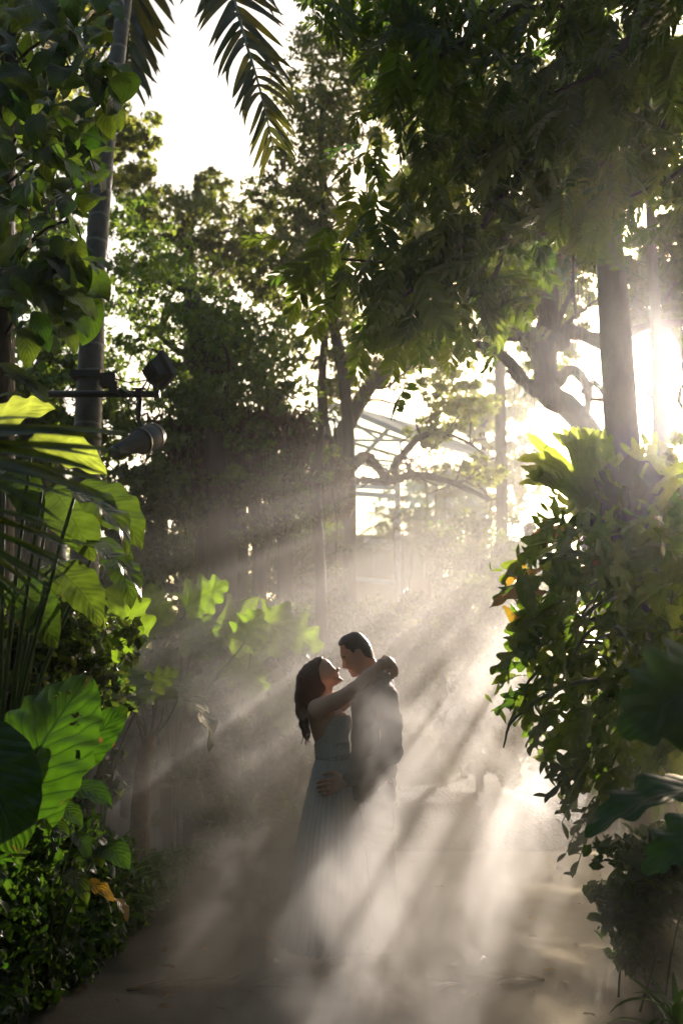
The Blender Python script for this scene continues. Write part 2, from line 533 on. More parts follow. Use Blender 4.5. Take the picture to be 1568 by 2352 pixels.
def path_mat():
    m, t = nt('wet concrete path'); L = t.links
    tc = N(t, 'ShaderNodeTexCoord')
    big = N(t, 'ShaderNodeTexNoise', i_Scale=0.9, i_Detail=5.0, i_Distortion=0.6); L.new(tc.outputs['Object'], big.inputs['Vector'])
    fine = N(t, 'ShaderNodeTexNoise', i_Scale=60.0, i_Detail=5.0); L.new(tc.outputs['Object'], fine.inputs['Vector'])
    mid = N(t, 'ShaderNodeTexNoise', i_Scale=7.0, i_Detail=7.0, i_Roughness=0.7); L.new(tc.outputs['Object'], mid.inputs['Vector'])
    wet = N(t, 'ShaderNodeMapRange', i_1=0.42, i_2=0.6); L.new(big.outputs['Fac'], wet.inputs[0])
    dry = mixc(t, mid.outputs['Fac'], (0.065, 0.054, 0.046), (0.13, 0.11, 0.095))
    c = mixc(t, wet.outputs[0], dry, mixc(t, mid.outputs['Fac'], (0.03, 0.025, 0.021), (0.06, 0.051, 0.044)))
    st = N(t, 'ShaderNodeTexVoronoi', i_Scale=90.0); L.new(tc.outputs['Object'], st.inputs['Vector'])
    c = mixc(t, math_(t, 'MULTIPLY', math_(t, 'LESS_THAN', st.outputs['Distance'], 0.16), 0.5), c, (0.17, 0.15, 0.13))
    pr = N(t, 'ShaderNodeBsdfPrincipled')
    L.new(c, pr.inputs['Base Color'])
    rg = N(t, 'ShaderNodeMapRange', i_1=0.0, i_2=1.0, i_3=0.62, i_4=0.36); L.new(wet.outputs[0], rg.inputs[0])
    L.new(math_(t, 'ADD', rg.outputs[0], math_(t, 'MULTIPLY', math_(t, 'SUBTRACT', mid.outputs['Fac'], 0.5), 0.3)), pr.inputs['Roughness'])
    h = math_(t, 'MULTIPLY', math_(t, 'ADD', fine.outputs['Fac'], mid.outputs['Fac']), math_(t, 'SUBTRACT', 1.2, wet.outputs[0]))
    b = N(t, 'ShaderNodeBump', i_Strength=0.5, i_Distance=0.006); L.new(h, b.inputs['Height']); L.new(b.outputs[0], pr.inputs['Normal'])
    o = N(t, 'ShaderNodeOutputMaterial'); L.new(pr.outputs[0], o.inputs[0])
    return m

def gpt(px, py):
    """ground point seen at a pixel"""
    a = P(px, py, 1.0) - Vector((0, 0, CAM_H))
    t = -CAM_H / a.z
    return Vector((a.x * t, a.y * t, 0))

SOIL = soil_mat()
# gently banked soil: raised on both sides of the path
LEFT_EDGE = [gpt(*q) for q in ((-260, 2620), (-60, 2420), (30, 2352), (145, 2262), (215, 2207), (285, 2132), (370, 2062), (435, 1997), (495, 1962))]
LE = np.array([(p.x, p.y) for p in LEFT_EDGE])
def left_edge_x(y):
    return np.interp(y, LE[:, 1], LE[:, 0])
RE_Y = np.array([0, 2.5, 4.0, 5.0, 6.5, 8.0, 9.2, 12.0])
RE_X = np.array([1.35, 1.42, 1.5, 1.55, 1.75, 2.1, 2.6, 4.5])
def right_edge_x(y):
    return np.interp(y, RE_Y, RE_X)

def bank_h(x, y):
    """height of the soil beside the path"""
    dl = left_edge_x(np.clip(y, 2, 8.8)) - x
    dr = x - right_edge_x(np.clip(y, 0, 9.2))
    df = y - 9.25
    d = np.maximum(np.maximum(dl, dr), np.where(df > 0, np.minimum(df, 3), -9))
    k = np.clip(d / 1.6, 0, 1)
    h = 0.34 * k * k * (3 - 2 * k)
    far = np.clip((np.hypot(x, y) - 40) / 60, 0, 1)
    return np.where(d > 0, h * (1 - far), 0)

xs = np.concatenate([[-400, -200, -100, -50, -25, -14, -9], np.arange(-7, 7.01, 0.2), [9, 14, 25, 50, 100, 200, 400]])
ys = np.concatenate([[-200, -60, -20, -8, -3, -1], np.arange(0, 14.01, 0.2), [17, 22, 30, 45, 80, 150, 400, 700]])
gx, gy = np.meshgrid(xs, ys)
gz = bank_h(gx, gy)
bump = 0.035 * np.sin(gx * 4.1 + 1.3 * np.sin(gy * 2.3)) * np.sin(gy * 3.7 + gx) + 0.02 * RS.randn(*gx.shape)
gz = gz + bump * np.clip(gz * 8, 0, 1) - 0.012
nxg, nyg = len(xs), len(ys)
ii, jj = np.meshgrid(np.arange(nxg - 1), np.arange(nyg - 1))
a0 = (jj * nxg + ii).ravel()
gf = np.stack([a0, a0 + 1, a0 + 1 + nxg, a0 + nxg], axis=1)
g = obj('ground', mesh('ground', np.stack([gx.ravel(), gy.ravel(), gz.ravel()], 1), gf, SOIL))
tag(g, kind='structure')

# the path: one sheet, coming from behind the camera, bending behind the couple to the right and a little to the left
py_ = np.concatenate([np.arange(-6, 8.9, 0.1), np.arange(8.9, 9.26, 0.06)])
pv, pf = [], []
NX = 26
for i, y in enumerate(py_):
    yl = min(max(y, 2.0), 8.8)
    xl = float(left_edge_x(yl)) - (0.0 if y > 2 else (2.0 - y) * 0.3)
    xr = float(right_edge_x(min(max(y, 0), 9.2)))
    xl += 0.02 * math.sin(y * 5.1) + 0.012 * math.sin(y * 13.7)
    xr += 0.03 * math.sin(y * 4.3)
    if y > 8.75:
        k = (y - 8.75) / 0.5
        xl += 0.9 * k * k
    for j in range(NX):
        s = j / (NX - 1)
        edge = min(s, 1 - s) * 8
        pv.append((xl + (xr - xl) * s, y, 0.004 + 0.012 * min(1, edge) ** 2))
    if i:
        for j in range(NX - 1):
            b = i * NX + j
            pf.append((b - NX, b - NX + 1, b + 1, b))
pth = obj('path', mesh('path', pv, pf, path_mat()))
tag(pth, kind='structure')

# thin drip hose lying along the left edge of the path
hp = [(float(left_edge_x(y)) + 0.02 * math.sin(y * 3) - 0.015, y, 0.03 + 0.006 * math.sin(y * 7)) for y in np.arange(3.0, 8.8, 0.12)]
v, f = tube_geo(hp, 0.009, 6)
h = obj('drip_hose', mesh('drip_hose', v, f, plain_mat('black hose', (0.03, 0.028, 0.025), (0.08, 0.07, 0.06), 0.5, 30, 0.1)))
tag(h, 'thin dark drip hose lying along the left edge of the path', 'hose')
# ------------------------------------------------------------------ the couple
import openvdb
PY0 = 5.65                                         # where the couple stands

def fp(u, v, y=0.0):                               # point of the photograph (full size) in the couple's plane
    return P(u / 1.08865, v / 1.08865, PY0) + Vector((0, y, 0))
def c1(u, v, y=0.0): return np.array(fp(700 + u * .2551, 1540 + v * .2551, y))
def c2(u, v, y=0.0): return np.array(fp(760 + u * .12755, 1570 + v * .12755, y))

class SDF:
    def __init__(s, lo, hi, h):
        s.lo = np.array(lo, float); s.h = h
        s.n = np.ceil((np.array(hi) - s.lo) / h).astype(int) + 1
        s.D = np.full(s.n, 0.15, np.float32)
        s.ax = [(s.lo[i] + h * np.arange(s.n[i])).astype(np.float32) for i in range(3)]
    def block(s, lo, hi):
        a = np.maximum(0, np.floor((np.array(lo) - s.lo) / s.h).astype(int))
        b = np.minimum(s.n, np.ceil((np.array(hi) - s.lo) / s.h).astype(int) + 1)
        sl = tuple(slice(a[i], max(a[i], b[i])) for i in range(3))
        X = s.ax[0][sl[0]][:, None, None]; Y = s.ax[1][sl[1]][None, :, None]; Z = s.ax[2][sl[2]][None, None, :]
        return sl, X, Y, Z
    def comb(s, sl, d, k, op):
        a = s.D[sl]
        if op == 'u':
            if k > 0:
                h = np.clip(0.5 + 0.5 * (a - d) / k, 0, 1)
                s.D[sl] = a + (d - a) * h - k * h * (1 - h)
            else: s.D[sl] = np.minimum(a, d)
        elif op == 's':
            d = -d
            if k > 0:
                h = np.clip(0.5 - 0.5 * (a - d) / k, 0, 1)
                s.D[sl] = a + (d - a) * h + k * h * (1 - h)
            else: s.D[sl] = np.maximum(a, d)
    def cone(s, a, b, ra, rb, k=0.02, sy=1.0, yc=None, op='u'):
        a = np.array(a, float); b = np.array(b, float)
        m = max(ra, rb); e = m * max(1, 1 / sy) + k + 3 * s.h + 0.02
        sl, X, Y, Z = s.block(np.minimum(a, b) - e, np.maximum(a, b) + e)
        if s.D[sl].size == 0: return
        yc0 = yc if yc is not None else (a[1] + b[1]) / 2
        Yc = (Y - yc0) * sy; a1 = a.copy(); b1 = b.copy()
        a1[1] = (a[1] - yc0) * sy; b1[1] = (b[1] - yc0) * sy
        d = b1 - a1; dd = float(d @ d) + 1e-12
        t = np.clip(((X - a1[0]) * d[0] + (Yc - a1[1]) * d[1] + (Z - a1[2]) * d[2]) / dd, 0, 1)
        q = np.sqrt((X - a1[0] - t * d[0]) ** 2 + (Yc - a1[1] - t * d[1]) ** 2 + (Z - a1[2] - t * d[2]) ** 2) - (ra + (rb - ra) * t)
        s.comb(sl, q, k, op)
    def chain(s, pts, rad, k=0.02, sy=1.0, yc=None):
        for i in range(len(pts) - 1):
            s.cone(pts[i], pts[i + 1], rad[i], rad[i + 1], k, sy, yc)
    def ell(s, c, r, k=0.01, op='u', rot=0.0):
        c = np.array(c, float); r = np.array(r, float); e = r.max() + k + 3 * s.h + 0.01
        sl, X, Y, Z = s.block(c - e, c + e)
        if s.D[sl].size == 0: return
        x = X - c[0]; z = Z - c[2]; y = (Y - c[1]) / r[1]
        cr, sr = math.cos(rot), math.sin(rot)
        xr = (x * cr + z * sr) / r[0]; zr = (-x * sr + z * cr) / r[2]
        l = np.sqrt(xr ** 2 + y ** 2 + zr ** 2)
        g = np.sqrt((xr / r[0]) ** 2 + (y / r[1]) ** 2 + (zr / r[2]) ** 2) + 1e-9
        s.comb(sl, l * (l - 1) / g, k, op)
    def mesh(s, name, mat, off, adapt=0.15, smooth=True):
        g = openvdb.FloatGrid(0.15)
        g.copyFromArray(s.D)
        v, tr, q = g.convertToPolygons(isovalue=0.0, adaptivity=adapt)
        v = np.array(v) * s.h + s.lo - np.array(off)
        f = [tuple(x[::-1]) for x in tr] + [tuple(x[::-1]) for x in q]
        return mesh(name, v, f, mat, smooth)

def poly_sd(poly, X, Z):
    """signed distance in the x-z plane, positive inside; X (n,1), Z (1,m)"""
    p = np.array(poly, float)
    X = X.astype(np.float64); Z = Z.astype(np.float64)
    best = np.full((X.shape[0], Z.shape[1]), 1e9); ins = np.zeros(best.shape, bool)
    for i in range(len(p)):
        a = p[i - 1]; b = p[i]
        d = b - a
        t = np.clip(((X - a[0]) * d[0] + (Z - a[1]) * d[1]) / (d @ d + 1e-12), 0, 1)
        best = np.minimum(best, (X - a[0] - t * d[0]) ** 2 + (Z - a[1] - t * d[1]) ** 2)
        if a[1] != b[1]:
            cr = ((a[1] > Z) != (b[1] > Z)) & (X < (b[0] - a[0]) * (Z - a[1]) / (b[1] - a[1]) + a[0])
            ins ^= cr
    r = np.sqrt(best)
    return np.where(ins, r, -r)

def smooth_poly(pts, k=3):
    p = np.array(pts, float); n = len(p); out = []
    for i in range(n):
        a, b, c, d = p[i - 1], p[i], p[(i + 1) % n], p[(i + 2) % n]
        for j in range(k):
            t = j / k
            out.append(0.5 * (2 * b + (c - a) * t + (2 * a - 5 * b + 4 * c - d) * t * t + (3 * b - a - 3 * c + d) * t ** 3))
    return np.array(out)

def head_field(s, poly, W, R, axis, pnose, yc=PY0, ext=0.04):
    """inflate a face profile (x-z polygon) to a head; narrower towards the nose"""
    lo = np.array([poly[:, 0].min() - ext, yc - 0.13, poly[:, 1].min() - ext]); hi = np.array([poly[:, 0].max() + ext, yc + 0.13, poly[:, 1].max() + ext])
    sl, X, Y, Z = s.block(lo, hi)
    d = poly_sd(poly, X[:, :, 0], Z[:, 0, :])
    pr = (X[:, :, 0] - pnose[0]) * axis[0] + (Z[:, 0, :] - pnose[1]) * axis[1]          # 0 at the nose tip, negative behind
    wf = 0.30 + 0.70 * np.clip((-pr) / 0.06, 0, 1) ** 0.8
    t = np.clip(d / R, 0, 1)
    w = W * wf * np.sqrt(1 - (1 - t) ** 2)
    sl1 = W * wf / R * (1 - t) / np.sqrt(1 - (1 - t) ** 2 + 1e-3)
    g = 1 / np.sqrt(1 + sl1 ** 2)
    ay = np.abs(Y - yc)
    f = np.where((d > 0)[:, None, :], (ay - w[:, None, :]) * np.maximum(g, 0.25)[:, None, :], np.sqrt(np.minimum(d, 0)[:, None, :] ** 2 + ay ** 2))
    return sl, f.astype(np.float32)

def skin_mat(name, c, lip=None):
    m, t = nt(name); L = t.links
    tc = N(t, 'ShaderNodeTexCoord')
    n1 = N(t, 'ShaderNodeTexNoise', i_Scale=14.0, i_Detail=5.0); L.new(tc.outputs['Object'], n1.inputs['Vector'])
    col = mixc(t, n1.outputs['Fac'], tuple(x * 0.85 for x in c), (c[0] * 1.1, c[1] * 1.08, c[2] * 1.08))
    pr = N(t, 'ShaderNodeBsdfPrincipled', i_Roughness=0.48)
    L.new(col, pr.inputs['Base Color'])
    pr.inputs['Subsurface Weight'].default_value = 0.15
    pr.inputs['Subsurface Radius'].default_value = (0.02, 0.008, 0.004)
    pr.inputs['Subsurface Scale'].default_value = 0.3
    n2 = N(t, 'ShaderNodeTexNoise', i_Scale=300.0); L.new(tc.outputs['Object'], n2.inputs['Vector'])
    b = N(t, 'ShaderNodeBump', i_Strength=0.15, i_Distance=0.002); L.new(n2.outputs['Fac'], b.inputs['Height']); L.new(b.outputs[0], pr.inputs['Normal'])
    o = N(t, 'ShaderNodeOutputMaterial'); L.new(pr.outputs[0], o.inputs[0])
    return m

def hair_mat(name, c1_, c2_, scale):
    m, t = nt(name); L = t.links
    tc = N(t, 'ShaderNodeTexCoord')
    mp = N(t, 'ShaderNodeMapping'); mp.inputs['Scale'].default_value = scale
    L.new(tc.outputs['Object'], mp.inputs[0])
    n1 = N(t, 'ShaderNodeTexNoise', i_Scale=170.0, i_Detail=6.0, i_Distortion=0.2); L.new(mp.outputs[0], n1.inputs['Vector'])
    pr = N(t, 'ShaderNodeBsdfPrincipled', i_Roughness=0.42)
    pr.inputs['Sheen Weight'].default_value = 0.3
    L.new(mixc(t, n1.outputs['Fac'], c1_, c2_), pr.inputs['Base Color'])
    b = N(t, 'ShaderNodeBump', i_Strength=0.6, i_Distance=0.003); L.new(n1.outputs['Fac'], b.inputs['Height']); L.new(b.outputs[0], pr.inputs['Normal'])
    tr = N(t, 'ShaderNodeBsdfTranslucent'); tr.inputs['Color'].default_value = (c2_[0] * 3, c2_[1] * 2.4, c2_[2] * 2, 1)
    mx = N(t, 'ShaderNodeMixShader', i_0=0.22); L.new(pr.outputs[0], mx.inputs[1]); L.new(tr.outputs[0], mx.inputs[2])
    o = N(t, 'ShaderNodeOutputMaterial'); L.new(mx.outputs[0], o.inputs[0])
    return m

SKIN_M = skin_mat('skin man', (0.56, 0.32, 0.22))
SKIN_W = skin_mat('skin woman', (0.64, 0.40, 0.29))
HAIR_M = hair_mat('short dark hair', (0.018, 0.011, 0.008), (0.045, 0.028, 0.018), (1, 1, 0.5))
HAIR_W = hair_mat('long auburn hair', (0.05, 0.022, 0.012), (0.13, 0.055, 0.025), (1, 1, 0.12))
SUIT = plain_mat('dark suit cloth', (0.055, 0.042, 0.036), (0.075, 0.059, 0.05), 0.8, 220, 0.15, dist=0.002)
TROUSER = plain_mat('trouser cloth', (0.055, 0.043, 0.038), (0.075, 0.06, 0.052), 0.8, 220, 0.15, dist=0.002)
SHOE = plain_mat('dark shoe leather', (0.02, 0.015, 0.012), (0.03, 0.022, 0.018), 0.35, 30, 0.1)
DRESS = plain_mat('white gauze dress', (0.74, 0.71, 0.70), (0.82, 0.79, 0.77), 0.8, 160, 0.25, dist=0.003, trans=0.4)
LACE = plain_mat('crochet lace band', (0.30, 0.27, 0.25), (0.78, 0.74, 0.72), 0.85, 90, 0.9, detail=1.0, dist=0.004, stretch=(1, 1, 1.6))
BROW = plain_mat('brow hair', (0.03, 0.018, 0.012), (0.05, 0.03, 0.02), 0.8, 100, 0.2)
LIP = plain_mat('lips', (0.36, 0.12, 0.10), (0.40, 0.14, 0.12), 0.4, 50, 0.05)

def finger(s, pts, r0, r1, k=0.006):
    pts = [np.array(p) for p in pts]
    n = len(pts)
    s.chain(pts, [r0 + (r1 - r0) * i / (n - 1) for i in range(n)], k)

# ---------------- man
MAN_POLY = smooth_poly([(c2(*q)[0], c2(*q)[2]) for q in (
    (706, 350), (704, 440), (712, 520), (712, 578), (728, 612), (748, 636), (746, 690), (739, 755), (748, 798), (772, 806), (804, 797),
    (828, 812), (858, 818), (870, 832), (882, 838), (866, 852), (882, 872), (902, 896), (916, 936), (944, 966), (988, 971), (1042, 962), (1100, 925),
    (1160, 860), (1260, 760), (1318, 640), (1340, 540), (1325, 450), (1290, 360), (1235, 268), (1165, 185), (1100, 125), (1030, 95), (950, 98), (860, 135), (780, 185), (730, 250))])
man_root = c1(985, 3240)
man_root[2] = 0.016
man = thing('person', 'man in a dark suit bowing his face to hers, hand on her hip', 'person', man_root, 'couple embracing in the mist')
s = SDF((man_root[0] - 0.42, PY0 - 0.36, -0.02), (man_root[0] + 0.22, PY0 + 0.36, 1.88), 0.004)
# torso and legs, slim, inside the clothes
s.chain([c1(935, 700), c1(925, 900), c1(915, 1250), c1(925, 1580)], [0.075, 0.105, 0.095, 0.1], 0.05, 0.68, PY0)
for sg in (-1, 1):
    s.cone(c1(960, 690, 0.06 * sg), c1(1000, 790, 0.19 * sg), 0.06, 0.055, 0.04)
s.chain([c1(955, 1620, -0.09), c1(965, 2180, -0.095), c1(1000, 2680, -0.095), c1(1010, 3090, -0.09)], [0.085, 0.058, 0.055, 0.04], 0.03)
s.chain([c1(915, 1620, 0.09), c1(880, 2180, 0.095), c1(860, 2680, 0.095), c1(850, 3090, 0.09)], [0.085, 0.058, 0.055, 0.04], 0.03)
for fx, fy in ((1010, -0.09), (850, 0.09)):
    s.cone(c1(fx + 30, 3190, fy), c1(fx - 250, 3210, fy), 0.036, 0.03, 0.02)
# arms
s.chain([c1(1010, 790, -0.2), c1(1050, 1310, -0.255), c1(720, 1535, -0.225), c1(655, 1568, -0.215)], [0.05, 0.042, 0.03, 0.026], 0.02)
s.chain([c1(1010, 790, 0.2), c1(1050, 1310, 0.255), c1(700, 1440, 0.22), c1(560, 1500, 0.17)], [0.05, 0.042, 0.03, 0.03], 0.02)
# neck and head
s.cone(c1(975, 690), c2(1190, 700), 0.066, 0.062, 0.03)
nose = c2(745, 790); nx = np.array([-0.95, -0.3]); nx /= np.linalg.norm(nx)
sl, f = head_field(s, MAN_POLY, 0.077, 0.075, nx, (nose[0], nose[2]))
HEADF = np.full(s.n, 0.15, np.float32); HEADF[sl] = f
s.comb(sl, f, 0.018, 'u')
for sg in (-1, 1):
    s.ell(c2(788, 618, 0.034 * sg), (0.016, 0.014, 0.010), 0.012, 's', rot=0.3)          # eye socket
    s.ell(c2(796, 622, 0.034 * sg), (0.012, 0.010, 0.008), 0.004)                        # closed lid
    s.ell(c2(765, 578, 0.03 * sg), (0.014, 0.016, 0.006), 0.010, rot=0.2)                # brow ridge
    s.ell(c2(792, 778, 0.013 * sg), (0.010, 0.007, 0.008), 0.006)                        # nostril wing
    s.ell(c2(900, 720, 0.042 * sg), (0.028, 0.018, 0.026), 0.02)                         # cheek
    s.cone(c2(1075, 880, 0.052 * sg), c2(1130, 720, 0.060 * sg), 0.012, 0.012, 0.02)     # jaw angle
    s.ell(c2(1055, 530, 0.076 * sg), (0.017, 0.009, 0.031), 0.005, rot=-0.15)            # ear
    s.ell(c2(1045, 520, 0.085 * sg), (0.009, 0.007, 0.018), 0.004, 's', rot=-0.15)
    s.ell(c2(1050, 595, 0.076 * sg), (0.010, 0.007, 0.010), 0.004)
s.cone(c2(866, 833, -0.03), c2(872, 833, 0.03), 0.0035, 0.0035, 0.003, op='s')           # parted lips
# hand on her hip: palm, thumb, four fingers
HY = -0.205
s.cone(c1(655, 1568, HY), c1(560, 1610, HY), 0.024, 0.026, 0.02)
s.cone(c1(590, 1570, HY), c1(545, 1560, HY), 0.022, 0.02, 0.015)
s.cone(c1(570, 1640, HY), c1(530, 1655, HY), 0.02, 0.018, 0.015)
finger(s, [c1(590, 1545, HY - .004), c1(530, 1500, HY - .006), c1(480, 1500, HY), c1(435, 1522, HY + .01)], 0.013, 0.0085)
finger(s, [c1(540, 1565, HY), c1(470, 1568, HY - .006), c1(415, 1580, HY + .006), c1(375, 1605, HY + .025)], 0.0115, 0.0085)
finger(s, [c1(540, 1605, HY), c1(465, 1612, HY - .008), c1(405, 1628, HY + .004), c1(372, 1650, HY + .025)], 0.0115, 0.0085)
finger(s, [c1(545, 1640, HY), c1(475, 1655, HY - .006), c1(418, 1672, HY + .006), c1(385, 1690, HY + .025)], 0.011, 0.008)
finger(s, [c1(550, 1668, HY), c1(490, 1695, HY - .002), c1(445, 1712, HY + .01), c1(420, 1722, HY + .025)], 0.0095, 0.0075)
obj('body', s.mesh('body', SKIN_M, man_root, 0.3), man)
# hair: the head grown a little, cut to the hairline
sh = SDF(s.lo + np.array(s.n) * 0 + np.array([0, 0.2, 1.45]), (man_root[0] + 0.2, PY0 + 0.14, 1.88), 0.004)
MAN_HAIR = smooth_poly([(c2(*q)[0], c2(*q)[2]) for q in (
    (655, 300), (688, 362), (745, 350), (800, 346), (806, 410), (838, 462), (884, 492), (898, 545), (928, 572), (960, 552), (976, 490), (1012, 432), (1070, 418), (1120, 455), (1165, 530), (1230, 580), (1330, 606), (1420, 650), (1420, 400), (1350, 250), (1200, 120), (1050, 40), (900, 60), (740, 150), (650, 240))], 2)
grow = smooth_poly([(c2(*q)[0], c2(*q)[2]) for q in (
    (668, 305), (690, 362), (740, 420), (800, 520), (860, 620), (960, 680), (1100, 700), (1250, 720), (1350, 690), (1396, 645), (1372, 560), (1345, 440), (1312, 345), (1255, 255), (1190, 172), (1120, 108), (1040, 72), (955, 80), (865, 118), (800, 148), (745, 172), (700, 232))], 2)
sl, f = head_field(sh, grow, 0.084, 0.07, nx, (nose[0] - 1, nose[2]))
d = poly_sd(MAN_HAIR, sh.ax[0][sl[0]][:, None], sh.ax[2][sl[2]][None, :])
f = np.maximum(f, -d[:, None, :].astype(np.float32))
X = sh.ax[0][sl[0]][:, None, None]; Y = sh.ax[1][sl[1]][None, :, None]; Z = sh.ax[2][sl[2]][None, None, :]
f = f + 0.0016 * np.sin(X * 420 + 60 * Y) * np.sin(Z * 380 + Y * 250) + 0.0012 * np.sin(X * 150 - Z * 500)
sh.comb(sl, f, 0.0, 'u')
obj('hair', sh.mesh('hair', HAIR_M, man_root, 0.1), man)
for sg in (-1, 1):
    mb = MB()
    mb.tube([np.array(c2(735, 592, 0.030 * sg)), np.array(c2(765, 572, 0.042 * sg)), np.array(c2(810, 578, 0.055 * sg))], [0.003, 0.0045, 0.002], 6)
    mb.build('eyebrow', BROW, man, off=man_root)
# jacket
s = SDF((man_root[0] - 0.34, PY0 - 0.38, 0.80), (man_root[0] + 0.22, PY0 + 0.38, 1.66), 0.004)
s.chain([c1(960, 700), c1(925, 880), c1(920, 1150), c1(915, 1450), c1(915, 1900)], [0.085, 0.122, 0.118, 0.118, 0.128], 0.04, 0.66, PY0)
for sg in (-1, 1):
    s.cone(c1(985, 665, 0.05 * sg), c1(1010, 780, 0.185 * sg), 0.058, 0.066, 0.04)
s.chain([c1(1015, 785, -0.2), c1(1065, 1040, -0.245), c1(1068, 1310, -0.262), c1(880, 1450, -0.25), c1(690, 1552, -0.22)], [0.068, 0.06, 0.056, 0.05, 0.042], 0.02)
s.chain([c1(1010, 785, 0.2), c1(1060, 1040, 0.245), c1(1063, 1310, 0.262), c1(860, 1420, 0.245), c1(690, 1460, 0.21)], [0.068, 0.06, 0.056, 0.05, 0.042], 0.02)
s.chain([c1(985, 640), c1(985, 690)], [0.072, 0.08], 0.01, 0.95, PY0)            # collar
s.ell(c2(1175, 720), (0.062, 0.064, 0.05), 0.004, 's')
X, Y, Z = s.ax[0][:, None, None], s.ax[1][None, :, None], s.ax[2][None, None, :]
s.D += (0.0035 * np.sin(Z * 46 + 22 * X + 9 * np.sin(Y * 14)) * np.sin(X * 31 + Z * 12 + Y * 17) + 0.002 * np.sin(Z * 95 - X * 60 + Y * 40)).astype(np.float32)
hem = c1(900, 1822)[2]
s.D = np.maximum(s.D, (hem + 0.02 * np.sin(X * 18) - Z).astype(np.float32))
# front opening is turned away; a vent splits the back
vent = np.maximum(np.abs(Y - PY0) - 0.004, Z - (hem + 0.2)) + 0 * X
s.D = np.maximum(s.D, np.where(X > man_root[0] - 0.02, -vent, -1).astype(np.float32))
obj('suit_jacket', s.mesh('suit_jacket', SUIT, man_root, 0.2), man)
# trousers
s = SDF((man_root[0] - 0.32, PY0 - 0.26, 0.03), (man_root[0] + 0.18, PY0 + 0.26, 1.05), 0.005)
s.chain([c1(915, 1480), c1(920, 1640)], [0.1, 0.105], 0.04, 0.68, PY0)
s.chain([c1(950, 1660, -0.085), c1(965, 2150, -0.095), c1(1010, 2680, -0.095), c1(1022, 3130, -0.09)], [0.098, 0.078, 0.07, 0.062], 0.02)
s.chain([c1(910, 1660, 0.085), c1(868, 2130, 0.095), c1(868, 2680, 0.095), c1(862, 3130, 0.09)], [0.098, 0.078, 0.07, 0.062], 0.02)
X, Y, Z = s.ax[0][:, None, None], s.ax[1][None, :, None], s.ax[2][None, None, :]
kz = c1(0, 2150)[2]
s.D += (0.006 * np.exp(-((Z - kz) / 0.09) ** 2) * np.sin(Z * 150 + X * 40) + 0.003 * np.sin(Z * 60 + X * 35 + Y * 20)).astype(np.float32)
s.D = np.maximum(s.D, (c1(0, 3145)[2] - Z).astype(np.float32) + 0 * X + 0 * Y)
obj('trousers', s.mesh('trousers', TROUSER, man_root, 0.2), man)
for fx, fy in ((1010, -0.09), (850, 0.09)):
    s = SDF(c1(fx - 340, 3270, fy - 0.08), c1(fx + 120, 3110, fy + 0.08), 0.005)
    s.cone(c1(fx + 30, 3180, fy), c1(fx - 110, 3200, fy), 0.045, 0.038, 0.02)
    s.cone(c1(fx - 110, 3200, fy), c1(fx - 260, 3215, fy), 0.04, 0.03, 0.02, 0.85)
    s.D = np.maximum(s.D, (0.018 - s.ax[2][None, None, :]) + 0 * s.D)
    obj('shoe', s.mesh('shoe', SHOE, man_root, 0.1), man)

# ---------------- woman
WP = lambda *q: (c2(*q)[0], c2(*q)[2])
WOM_POLY = smooth_poly([WP(*q) for q in (
    (350, 585), (400, 592), (450, 618), (500, 660), (538, 705), (556, 742), (590, 748), (640, 762), (684, 782), (702, 806), (692, 836), (664, 858),
    (660, 874), (676, 890), (682, 906), (664, 920), (676, 938), (694, 948), (704, 972), (738, 990), (764, 1014), (764, 1040), (724, 1070), (652, 1112),
    (560, 1150), (440, 1200), (300, 1200), (180, 1150), (90, 1060), (60, 940), (70, 830), (120, 730), (200, 650), (280, 600))])
wom_root = c1(500, 3240)
wom_root[2] = 0.016
wom = thing('person', 'long haired woman in a white dress with both arms round his neck', 'person', wom_root, 'couple embracing in the mist')
s = SDF((wom_root[0] - 0.25, PY0 - 0.32, -0.02), (wom_root[0] + 0.42, PY0 + 0.32, 1.72), 0.004)
s.chain([c1(410, 880), c1(432, 960), c1(480, 1110), c1(512, 1320), c1(500, 1500), c1(500, 1620)], [0.07, 0.082, 0.090, 0.078, 0.086, 0.09], 0.04, 0.74, PY0)
for sg in (-1, 1):
    s.ell(c1(595, 1055, 0.065 * sg), (0.055, 0.055, 0.06), 0.03)
    s.cone(c1(430, 835, 0.03 * sg), c1(368, 905, 0.15 * sg), 0.045, 0.046, 0.03)
    s.chain([c1(500, 1640, 0.07 * sg), c1(500, 2350, 0.07 * sg), c1(500, 3120, 0.06 * sg)], [0.085, 0.055, 0.035], 0.03)
    s.cone(c1(480, 3200, 0.06 * sg), c1(640, 3222, 0.06 * sg), 0.03, 0.02, 0.01)
s.cone(c1(445, 860), c1(415, 650), 0.054, 0.050, 0.03)
nose = c2(702, 806); nx = np.array([0.93, 0.36]); nx /= np.linalg.norm(nx)
sl, f = head_field(s, WOM_POLY, 0.074, 0.075, nx, (nose[0], nose[2]))
s.comb(sl, f, 0.02, 'u')
for sg in (-1, 1):
    s.ell(c2(520, 752, 0.034 * sg), (0.014, 0.014, 0.010), 0.012, 's', rot=0.5)
    s.ell(c2(514, 756, 0.034 * sg), (0.012, 0.010, 0.0085), 0.004)
    s.ell(c2(655, 835, 0.012 * sg), (0.009, 0.007, 0.008), 0.006)
    s.ell(c2(545, 860, 0.043 * sg), (0.026, 0.018, 0.024), 0.018)
    s.cone(c2(610, 890, 0.034 * sg), c2(655, 925, 0.022 * sg), 0.003, 0.003, 0.004, op='s')
s.cone(c2(655, 918, -0.022), c2(655, 918, 0.022), 0.0045, 0.0045, 0.003, op='s')
